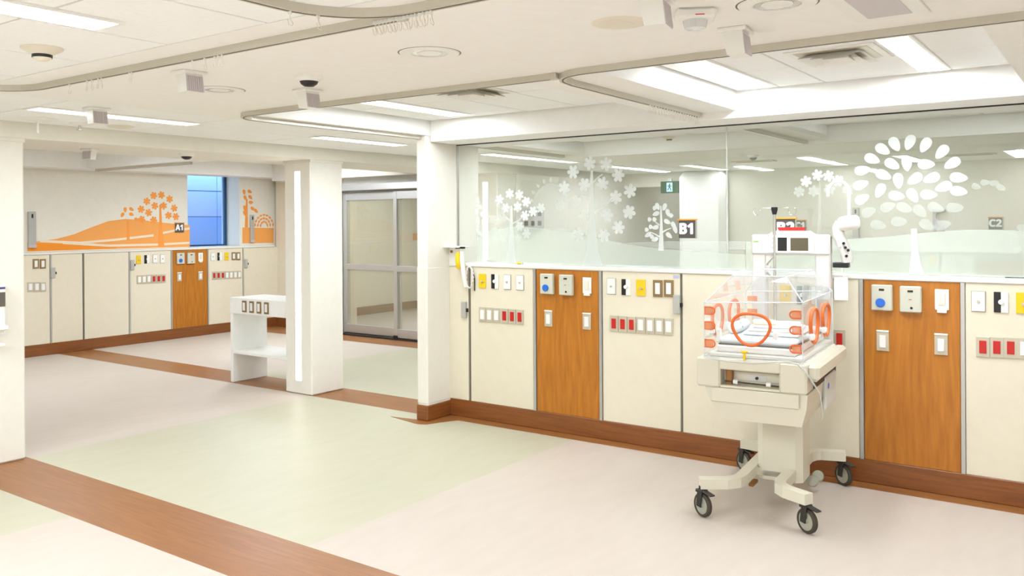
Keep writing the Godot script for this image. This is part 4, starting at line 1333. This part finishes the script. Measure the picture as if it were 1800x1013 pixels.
	# small things on the ledge behind the glass
	for k in 2:
		var pn := thing("pen", ["black pen lying on the ledge behind the glass by the pillar", "black pen lying on the ledge past the last oak panel"][k], "pen", hit([862, 1788][k], [459, 488][k], 1, 1.2655), [-0.35, 0.1][k])
		var pm := mb()
		tube(pm, [Vector3(-0.06, 0, 0), Vector3(-0.055, 0, 0), Vector3(0.05, 0, 0), Vector3(0.062, 0, 0)], [0.0045, 0.005, 0.005, 0.001], 8)
		obj("barrel", pm, M.black_plastic, pn)
		lb(pn, "clip", M.chrome, Vector3(-0.04, 0.006, 0), Vector3(0.035, 0.002, 0.003), 0.0)
	var yc := thing("marker_cap", "small yellow cap lying on the ledge by the smaller blossom tree", "cap", hit(913, 463, 1, 1.27))
	lb(yc, "cap", M.yellow_plate, Vector3.ZERO, Vector3(0.05, 0.014, 0.02), 0.004)
	lb(yc, "rim", M.white_plastic, Vector3(0.026, 0, 0), Vector3(0.004, 0.016, 0.022), 0.001)
	# things on the lobby wall
	var yb := thing("yellow_tag_box", "small yellow box on the lobby wall seen through sliding doors", "box", hit(694, 424, 2, -12.0))
	lb(yb, "case", M.yellow_plate, Vector3(0, 0, 0.02), Vector3(0.06, 0.12, 0.04), 0.003)
	lb(yb, "flap", M.white_plastic, Vector3(0, 0.065, 0.02), Vector3(0.06, 0.02, 0.04), 0.002)

# ------------------------------------------------------------------ the incubator
func caster(parent: Node, p: Vector3, turn: float) -> void:
	var c := Node3D.new()
	c.name = numbered("caster", parent)
	parent.add_child(c, true)
	c.position = p
	c.rotation.y = turn
	var ax := Basis(Vector3.FORWARD, PI / 2)
	var ty := mb()
	lathe(ty, [Vector2(0.048, -0.014), Vector2(0.058, -0.014), Vector2(0.064, -0.008), Vector2(0.064, 0.008), Vector2(0.058, 0.014), Vector2(0.048, 0.014)], Vector3(0, 0.064, 0), ax, 32)
	obj("tyre", ty, M.rubber_dark, c)
	var hb := mb()
	lathe(hb, [Vector2(0, -0.016), Vector2(0.012, -0.016), Vector2(0.014, -0.010), Vector2(0.05, -0.010), Vector2(0.05, 0.010), Vector2(0.014, 0.010), Vector2(0.012, 0.016), Vector2(0, 0.016)], Vector3(0, 0.064, 0), ax, 28)
	obj("hub", hb, M.hub_grey, c)
	var fk := mb()
	for s in [-1.0, 1.0]:
		box(fk, Vector3(s * 0.021, 0.098, -0.006), Vector3(0.007, 0.088, 0.036), 0.002, Basis(Vector3.RIGHT, 0.12))
	box(fk, Vector3(0, 0.138, -0.01), Vector3(0.05, 0.018, 0.05), 0.004)
	tube(fk, [Vector3(0, 0.13, -0.012), Vector3(0, 0.162, -0.012)], 0.014, 12)
	obj("fork", fk, M.fork_black, c)
	var br := mb()
	box(br, Vector3(0, 0.136, 0.045), Vector3(0.036, 0.008, 0.07), 0.003, Basis(Vector3.RIGHT, 0.15))
	obj("brake_pedal", br, M.fork_black, c)

func dbar(st: SurfaceTool, path: Array, w: float, y0: float, y1: float) -> void:
	sweep(st, path, w, y0, y1)

func porthole(st: SurfaceTool, c: Vector3, ux: Vector3, uy: Vector3, rx: float, ry: float, r: float) -> void:
	var p := []
	for i in 40:
		var a := TAU * i / 40.0
		# rounded trefoil-like oval, wider at the bottom
		var k := 1.0 + 0.07 * sin(3.0 * a + 0.1)
		p.append(c + ux * cos(a) * rx * k + uy * (sin(a) * ry * k))
	tube(st, p, r, 10, true)

func make_incubator() -> void:
	var t := thing("incubator", "white infant incubator with clear hood and orange portholes on casters", "incubator", Vector3(-1.64, 0, -4.85), 0.09)
	var W: Material = M.incubator_white
	# H-shaped base: two side bars with splayed ends
	for s in [-1.0, 1.0]:
		var fr := mb()
		var path := [Vector3(s * 0.285, 0, 0.455), Vector3(s * 0.16, 0, 0.385), Vector3(s * 0.115, 0, 0.335), Vector3(s * 0.105, 0, 0.28), Vector3(s * 0.115, 0, -0.36), Vector3(s * 0.135, 0, -0.42), Vector3(s * 0.17, 0, -0.45), Vector3(s * 0.31, 0, -0.485)]
		sweep(fr, path, 0.06, 0.15, 0.205)
		obj("base_bar", fr, W, t)
	var cross := mb()
	box(cross, Vector3(0, 0.165, -0.06), Vector3(0.22, 0.05, 0.24), 0.01)
	obj("base_plate", cross, W, t)
	caster(t, Vector3(-0.265, 0, 0.465), 1.02)
	caster(t, Vector3(0.275, 0, 0.445), 1.0)
	caster(t, Vector3(0.30, 0, -0.48), 0.95)
	caster(t, Vector3(-0.30, 0, -0.48), 1.0)
	# pedestal with a step pedal and plug
	var pd := mb()
	prism(pd, PackedVector2Array([Vector2(-0.125, -0.09), Vector2(-0.09, -0.12), Vector2(0.09, -0.12), Vector2(0.125, -0.09), Vector2(0.125, 0.09), Vector2(0.09, 0.12), Vector2(-0.09, 0.12), Vector2(-0.125, 0.09)]), Vector3(0.045, 0.13, -0.06), Vector3.RIGHT, Vector3(0, 0, -1), 0.42)
	obj("pedestal", pd, W, t)
	var plug := mb()
	for q in [Vector3(0.17, 0.075, -0.22), Vector3(0.195, 0.1, -0.25)]:
		lathe(plug, [Vector2(0, -0.012), Vector2(0.03, -0.012), Vector2(0.034, 0), Vector2(0.03, 0.012), Vector2(0, 0.012)], q, Basis(Vector3.RIGHT, 1.2), 18)
	obj("cable_spool", plug, M.hub_grey, t)
	var pedal := mb()
	box(pedal, Vector3(-0.1, 0.10, 0.06), Vector3(0.03, 0.02, 0.1), 0.004)
	obj("step_pedal", pedal, M.wood_brown, t)
	# lower housing: wedge narrowing downwards
	var lh := mb()
	var top := [Vector3(-0.265, 0.70, 0.42), Vector3(0.275, 0.70, 0.42), Vector3(0.275, 0.70, -0.40), Vector3(-0.265, 0.70, -0.40)]
	var mid := [Vector3(-0.235, 0.625, 0.425), Vector3(0.27, 0.625, 0.425), Vector3(0.27, 0.625, -0.40), Vector3(-0.235, 0.625, -0.40)]
	var low := [Vector3(-0.16, 0.53, 0.415), Vector3(0.245, 0.53, 0.415), Vector3(0.225, 0.53, -0.24), Vector3(-0.16, 0.53, -0.24)]
	for i in 4:
		var j := (i + 1) % 4
		quad(lh, mid[i], mid[j], top[j], top[i])
		quad(lh, low[i], low[j], mid[j], mid[i])
	quad(lh, low[3], low[2], low[1], low[0])
	quad(lh, top[0], top[1], top[2], top[3])
	obj("lower_housing", lh, W, t)
	var dl := mb()
	box(dl, Vector3(0.005, 0.662, 0.432), Vector3(0.46, 0.075, 0.012), 0.004)
	obj("front_drawer", dl, W, t)
	# main body with a recess in front: built round the opening
	var bd := mb()
	bx(bd, -0.305, 0.275, 0.70, 0.86, -0.42, 0.36, 0.012)
	bx(bd, -0.305, -0.175, 0.70, 0.86, 0.35, 0.44, 0.01)
	bx(bd, 0.135, 0.275, 0.70, 0.86, 0.35, 0.44, 0.01)
	bx(bd, -0.18, 0.14, 0.80, 0.86, 0.35, 0.44, 0.006)
	bx(bd, -0.18, 0.14, 0.70, 0.715, 0.35, 0.43, 0.003)
	obj("body", bd, W, t)
	var sl := mb()
	bx(sl, 0.262, 0.33, 0.765, 0.855, -0.43, 0.40, 0.018)
	obj("side_rail", sl, W, t)
	var sg := mb()
	box(sg, Vector3(0.279, 0.735, -0.03), Vector3(0.008, 0.05, 0.62), 0.0)
	obj("side_gap", sg, M.black_plastic, t)
	var sk := mb()
	box(sk, Vector3(0.281, 0.635, -0.14), Vector3(0.02, 0.18, 0.3), 0.006)
	var skin := obj("side_cover", sk, M.incubator_grey, t)
	var lg := mb()
	lathe(lg, [Vector2(0, 0), Vector2(0.018, 0), Vector2(0.018, 0.002), Vector2(0, 0.002)], Vector3(0.291, 0.67, -0.06), Basis(Vector3.FORWARD, PI / 2), 16)
	obj("logo", lg, M.blue_button, skin)
	var rec := mb()
	bx(rec, -0.165, 0.13, 0.735, 0.785, 0.358, 0.366, 0.002)
	var rp := obj("recess_panel", rec, W, t)
	var lbp := mb()
	bx(lbp, -0.04, 0.055, 0.74, 0.772, 0.366, 0.369)
	obj("label", lbp, M.incubator_grey, rp)
	var kn := mb()
	lathe(kn, [Vector2(0, 0), Vector2(0.008, 0), Vector2(0.008, 0.01), Vector2(0, 0.01)], Vector3(0.005, 0.756, 0.369), Basis(Vector3.RIGHT, PI / 2), 14)
	obj("key", kn, M.black_plastic, rp)
	var rr := mb()
	tube(rr, [Vector3(-0.16, 0.733, 0.40), Vector3(0.13, 0.727, 0.40)], 0.004, 8)
	obj("slide_rod", rr, M.rubber_dark, t)
	for x in [-0.10, 0.075]:
		var kb := mb()
		tube(kb, [Vector3(x - 0.012, 0.734, 0.404), Vector3(x + 0.012, 0.733, 0.404)], 0.013, 12)
		obj("slide_knob", kb, M.white_plastic, t)
	var wb := mb()
	bx(wb, -0.155, -0.12, 0.705, 0.80, 0.37, 0.40, 0.004)
	obj("gauge_strip", wb, M.wood_brown, t)
	var cr := mb()
	lathe(cr, [Vector2(0, -0.015), Vector2(0.016, -0.015), Vector2(0.02, 0), Vector2(0, 0.008)], Vector3(0.245, 0.855, 0.41), Basis.IDENTITY, 16)
	obj("corner_knob", cr, M.white_plastic, t)
	# deck, mattress tray and mattress
	var dk := mb()
	bx(dk, -0.25, 0.25, 0.86, 0.885, -0.40, 0.40, 0.006)
	obj("deck", dk, M.incubator_grey, t)
	var tb := mb()
	bx(tb, -0.21, 0.21, 0.885, 0.925, -0.38, 0.385, 0.008)
	obj("mattress_tray", tb, M.white_plastic, t)
	var tg := mb()
	bx(tg, -0.20, 0.20, 0.925, 0.931, -0.37, 0.378)
	obj("tray_gap", tg, M.rubber_dark, t)
	var mt := mb()
	bx(mt, -0.20, 0.20, 0.931, 0.965, -0.37, 0.375, 0.012)
	obj("mattress", mt, M.mattress_blue, t)
	for x in [-0.22, 0.085]:
		var fl := mb()
		bx(fl, x, x + 0.03, 0.93, 1.01, 0.34, 0.36, 0.008)
		obj("side_clip", fl, M.white_plastic, t)
	# hood: clear panels meeting at a hipped roof
	var H := Node3D.new()
	H.name = "hood"
	t.add_child(H, true)
	var e0 := 0.862
	var e1 := 1.155
	var e2 := 1.30
	var bl := [Vector3(-0.262, e0, 0.43), Vector3(0.255, e0, 0.43), Vector3(0.255, e0, -0.40), Vector3(-0.262, e0, -0.40)]
	var ev := [Vector3(-0.262, e1, 0.43), Vector3(0.255, e1 + 0.02, 0.43), Vector3(0.255, e1 + 0.02, -0.40), Vector3(-0.262, e1, -0.40)]
	var rf := [Vector3(-0.135, e2, 0.33), Vector3(0.15, e2, 0.33), Vector3(0.15, e2, -0.36), Vector3(-0.135, e2, -0.36)]
	var cen := Vector3(0, 1.05, 0)
	for i in 4:
		var j := (i + 1) % 4
		for f in [[bl[i], bl[j], ev[j], ev[i]], [ev[i], ev[j], rf[j], rf[i]]]:
			var sh := mb()
			quad(sh, f[0], f[1], f[2], f[3])
			obj("hood_panel", sh, M.acrylic, H)
	var rp2 := mb()
	quad(rp2, rf[0], rf[1], rf[2], rf[3])
	obj("hood_panel", rp2, M.acrylic, H)
	var ed := mb()
	for i in 4:
		var j := (i + 1) % 4
		for s in [[bl[i], ev[i]], [ev[i], ev[j]], [ev[i], rf[i]], [rf[i], rf[j]], [bl[i], bl[j]]]:
			tube(ed, s, 0.0035, 6)
	obj("hood_edge", ed, M.acrylic_edge, H)
	# orange portholes: one on the end panel, two on each long side
	var ph := mb()
	porthole(ph, Vector3(-0.008, 1.028, 0.437), Vector3.RIGHT, Vector3.UP, 0.098, 0.084, 0.0085)
	obj("porthole_ring", ph, M.orange_ring, H)
	for s in [-1.0, 1.0]:
		for zc in [0.17, -0.16]:
			var q := mb()
			porthole(q, Vector3(0.262 if s > 0 else -0.268, 1.035, zc), Vector3(0, 0, 1), Vector3.UP, 0.098, 0.09, 0.010)
			var ring := obj("porthole_ring", q, M.orange_ring, H)
			var cl := mb()
			box(cl, Vector3(0.268 if s > 0 else -0.274, 0.98, zc + 0.09), Vector3(0.03, 0.035, 0.04), 0.008)
			obj("porthole_latch", cl, M.white_plastic, ring)
	for s in [-1.0, 1.0]:
		for y in [1.112, 1.032, 0.935]:
			var la := mb()
			var lp := []
			var x0 := 0.247 if s > 0 else -0.257
			for i in 9:
				var a := -PI / 2 + PI * i / 8.0
				lp.append(Vector3(x0 - s * (0.035 + cos(a) * 0.02), y + sin(a) * 0.02, 0.437))
			lp.push_front(Vector3(x0, y - 0.02, 0.437))
			lp.append(Vector3(x0, y + 0.02, 0.437))
			tube(la, lp, 0.004, 8, true)
			var lo := obj("panel_latch", la, M.orange_ring, H)
			var lf := mb()
			bx(lf, x0 - s * 0.045, x0, y - 0.017, y + 0.017, 0.4335, 0.4365)
			obj("latch_plate", lf, M.orange_clear, lo)
	for y in [1.112, 1.032]:
		var lq := mb()
		bx(lq, -0.25, -0.19, y - 0.015, y + 0.015, -0.398, -0.394)
		obj("panel_latch", lq, M.orange_clear, H)
	var hl := mb()
	tube(hl, [Vector3(-0.262, 0.862, 0.445), Vector3(-0.15, 0.85, 0.452), Vector3(0.0, 0.85, 0.454), Vector3(0.10, 0.862, 0.455), Vector3(0.18, 0.872, 0.455), Vector3(0.235, 0.86, 0.452), Vector3(0.285, 0.80, 0.43), Vector3(0.325, 0.70, 0.36), Vector3(0.325, 0.60, 0.30), Vector3(0.315, 0.55, 0.27)], 0.005, 8)
	obj("air_hose", hl, M.tubing, t)
	var yt := mb()
	bx(yt, -0.05, -0.036, 0.858, 0.905, 0.436, 0.444, 0.003)
	bx(yt, -0.062, -0.024, 0.898, 0.908, 0.436, 0.448, 0.003)
	obj("yellow_tag", yt, M.yellow_plate, H)
	# rear tower with display head
	var tw := mb()
	bx(tw, -0.225, -0.135, 0.86, 1.51, -0.47, -0.40, 0.01)
	bx(tw, 0.155, 0.245, 0.86, 1.51, -0.47, -0.40, 0.01)
	obj("tower_leg", tw, M.tower_white, t)
	var hd := mb()
	bx(hd, -0.225, 0.245, 1.385, 1.512, -0.465, -0.39, 0.012)
	obj("tower_head", hd, M.tower_white, t)
	var cap := mb()
	prism(cap, PackedVector2Array([Vector2(-0.125, 1.508), Vector2(0.16, 1.508), Vector2(0.12, 1.535), Vector2(-0.09, 1.535)]), Vector3(0, 0, -0.46), Vector3.RIGHT, Vector3.UP, 0.07)
	obj("tower_cap", cap, M.tower_white, t)
	var gus := mb()
	prism(gus, PackedVector2Array([Vector2(-0.135, 1.385), Vector2(-0.135, 1.33), Vector2(-0.08, 1.385)]), Vector3(0, 0, -0.46), Vector3.RIGHT, Vector3.UP, 0.06)
	obj("gusset", gus, M.tower_white, t)
	var fc := mb()
	bx(fc, -0.115, 0.155, 1.398, 1.508, -0.392, -0.382, 0.006)
	var face := obj("display_panel", fc, M.white_plastic, t)
	var s1 := mb()
	bx(s1, -0.058, -0.004, 1.412, 1.494, -0.3825, -0.379)
	obj("readout_screen", s1, M.screen_dark, face)
	var s2 := mb()
	bx(s2, 0.018, 0.122, 1.414, 1.492, -0.3825, -0.379)
	obj("display_screen", s2, M.screen_brown, face)
	for i in 3:
		var k2 := mb()
		bx(k2, -0.1, -0.078, 1.485 - i * 0.03, 1.497 - i * 0.03, -0.3825, -0.379)
		obj("key", k2, M.lens_grey, face)
	var gl := mb()
	bx(gl, -0.208, -0.178, 1.466, 1.472, -0.391, -0.388)
	obj("indicator_light", gl, M.lamp_green, t)
	var rl := mb()
	prism(rl, PackedVector2Array([Vector2(-0.055, 1.535), Vector2(0.09, 1.535), Vector2(0.10, 1.556), Vector2(-0.065, 1.556)]), Vector3(0, 0, -0.45), Vector3.RIGHT, Vector3.UP, 0.05)
	obj("alarm_bar", rl, M.red_plastic, t)
	var lvl := mb()
	bx(lvl, -0.13, -0.105, 1.235, 1.32, -0.40, -0.385, 0.004)
	obj("door_switch", lvl, M.lens_grey, t)
	# infusion pole with two wire hooks
	var ip := mb()
	tube(ip, [Vector3(-0.078, 0.90, -0.385), Vector3(-0.078, 1.66, -0.385)], 0.009, 12)
	var pole := obj("infusion_pole", ip, M.chrome, t)
	var pc := mb()
	lathe(pc, [Vector2(0.012, 0), Vector2(0.02, 0.03), Vector2(0.02, 0.045), Vector2(0, 0.046)], Vector3(-0.078, 1.635, -0.385), Basis.IDENTITY, 16)
	obj("pole_cap", pc, M.black_plastic, pole)
	for s in [-1.0, 1.0]:
		var hk := mb()
		var c := Vector3(-0.078, 1.675, -0.385)
		tube(hk, [c, c + Vector3(s * 0.085, 0, 0), c + Vector3(s * 0.085, -0.02, 0), c + Vector3(s * 0.095, -0.042, 0), c + Vector3(s * 0.115, -0.044, 0), c + Vector3(s * 0.13, -0.025, 0), c + Vector3(s * 0.128, -0.004, 0), c + Vector3(s * 0.112, 0.002, 0)], 0.002, 6)
		obj("wire_hook", hk, M.chrome, pole)
	# things on the tray and on the tower
	var base := t.transform
	var ln := _loose("folded_linen", "white folded linen lying on the incubator mattress", "linen", base, Vector3(0.045, 0.965, 0.08))
	var l1 := mb()
	for i in 3:
		box(l1, Vector3(0.0, 0.012 + i * 0.018, 0.0), Vector3(0.30 - i * 0.03, 0.018, 0.34 - i * 0.04), 0.006, Basis(Vector3.UP, 0.08 * i))
	obj("cloth", l1, M.linen, ln)
	var l2 := mb()
	box(l2, Vector3(-0.06, 0.062, 0.05), Vector3(0.12, 0.022, 0.16), 0.009, Basis(Vector3.UP, 0.3))
	obj("peach_cloth", l2, M.diaper_peach, ln)
	var ro := _loose("rolled_blanket", "white rolled blanket lying in the incubator beside the porthole", "blanket", base, Vector3(-0.165, 0.965, 0.1))
	var l3 := mb()
	tube(l3, [Vector3(0, 0.03, -0.14), Vector3(0, 0.032, -0.13), Vector3(0.004, 0.032, 0.0), Vector3(0.0, 0.032, 0.13), Vector3(0, 0.03, 0.14)], [0.018, 0.03, 0.032, 0.03, 0.018], 14)
	obj("roll", l3, M.linen, ro)
	var tp := mb()
	tube(tp, [Vector3(-0.02, 0.045, 0.05), Vector3(0.02, 0.058, 0.05), Vector3(0.034, 0.03, 0.05)], 0.004, 6)
	obj("tie", tp, M.seat_teal, ro)
	# exam lamp clamped to the tower
	var xl := _loose("exam_lamp", "white gooseneck exam lamp clamped to the incubator tower", "lamp", base, Vector3(0.302, 1.345, -0.43))
	lb(xl, "clamp", M.black_plastic, Vector3(0.0, -0.015, 0.0), Vector3(0.09, 0.03, 0.06), 0.004)
	var arm := mb()
	tube(arm, [Vector3(0.035, 0.0, 0.0), Vector3(0.028, 0.05, 0.0), Vector3(-0.012, 0.16, 0.0), Vector3(-0.018, 0.21, 0.0), Vector3(-0.01, 0.245, 0.0)], [0.03, 0.034, 0.034, 0.032, 0.022], 14)
	obj("arm", arm, M.tower_white, xl)
	for q in [Vector3(0.02, 0.115, 0.034), Vector3(0.03, 0.09, 0.036), Vector3(0.045, 0.075, 0.034), Vector3(0.035, 0.04, 0.034)]:
		var b := mb()
		lathe(b, [Vector2(0, 0), Vector2(0.0085, 0), Vector2(0.0085, 0.008), Vector2(0, 0.01)], q, Basis(Vector3.RIGHT, PI / 2), 12)
		obj("dial", b, M.black_plastic, xl)
	var stp := mb()
	box(stp, Vector3(-0.012, 0.115, 0.034), Vector3(0.014, 0.055, 0.006), 0.002, Basis(Vector3.BACK, 0.35))
	obj("label_strip", stp, M.lens_grey, xl)
	var head := mb()
	lathe(head, [Vector2(0, -0.06), Vector2(0.032, -0.058), Vector2(0.042, -0.045), Vector2(0.045, 0.0), Vector2(0.042, 0.045), Vector2(0.03, 0.06), Vector2(0, 0.062)], Vector3(0.045, 0.235, 0.01), Basis(Vector3(0, 0, 1), -1.45), 20, true)
	obj("lamp_head", head, M.white_plastic, xl)
	var gn := mb()
	var gp := [Vector3(0.045, 0.27, 0.0), Vector3(0.045, 0.40, -0.005)]
	for i in 14:
		var a := PI * i / 13.0
		gp.append(Vector3(-0.015 + cos(a) * 0.06, 0.425 + sin(a) * 0.06, -0.005))
	gp.append(Vector3(-0.073, 0.395, 0.0))
	tube(gn, gp, 0.0085, 10)
	obj("gooseneck", gn, M.white_plastic, xl)
	var pt := _loose("paper_tag", "blank white paper tag hanging from the exam lamp clamp", "tag", base, Vector3(0.305, 1.19, -0.40))
	var ps := mb()
	box(ps, Vector3(0, 0, 0), Vector3(0.075, 0.135, 0.0015), 0.0, Basis(Vector3.UP, 0.1))
	obj("sheet", ps, M.sign_white, pt)
	var pw := mb()
	tube(pw, [Vector3(0.01, 0.06, 0.0), Vector3(0.012, 0.1, -0.005), Vector3(0.012, 0.128, -0.006)], 0.0015, 6)
	obj("string", pw, M.lens_grey, pt)

func _loose(called: String, label: String, category: String, base: Transform3D, at: Vector3) -> Node3D:
	var o := thing(called, label, category)
	o.transform = base * Transform3D(Basis.IDENTITY, at)
	return o

func _ready() -> void:
	rng.seed = 7
	setup()
	make_materials()
	make_floor()
	make_ceiling()
	make_walls()
	make_doors()
	make_outside()
	make_wall_fittings()
	make_signs()
	make_mural()
	make_film()
	make_ceiling_fittings()
	make_column_things()
	make_incubator()
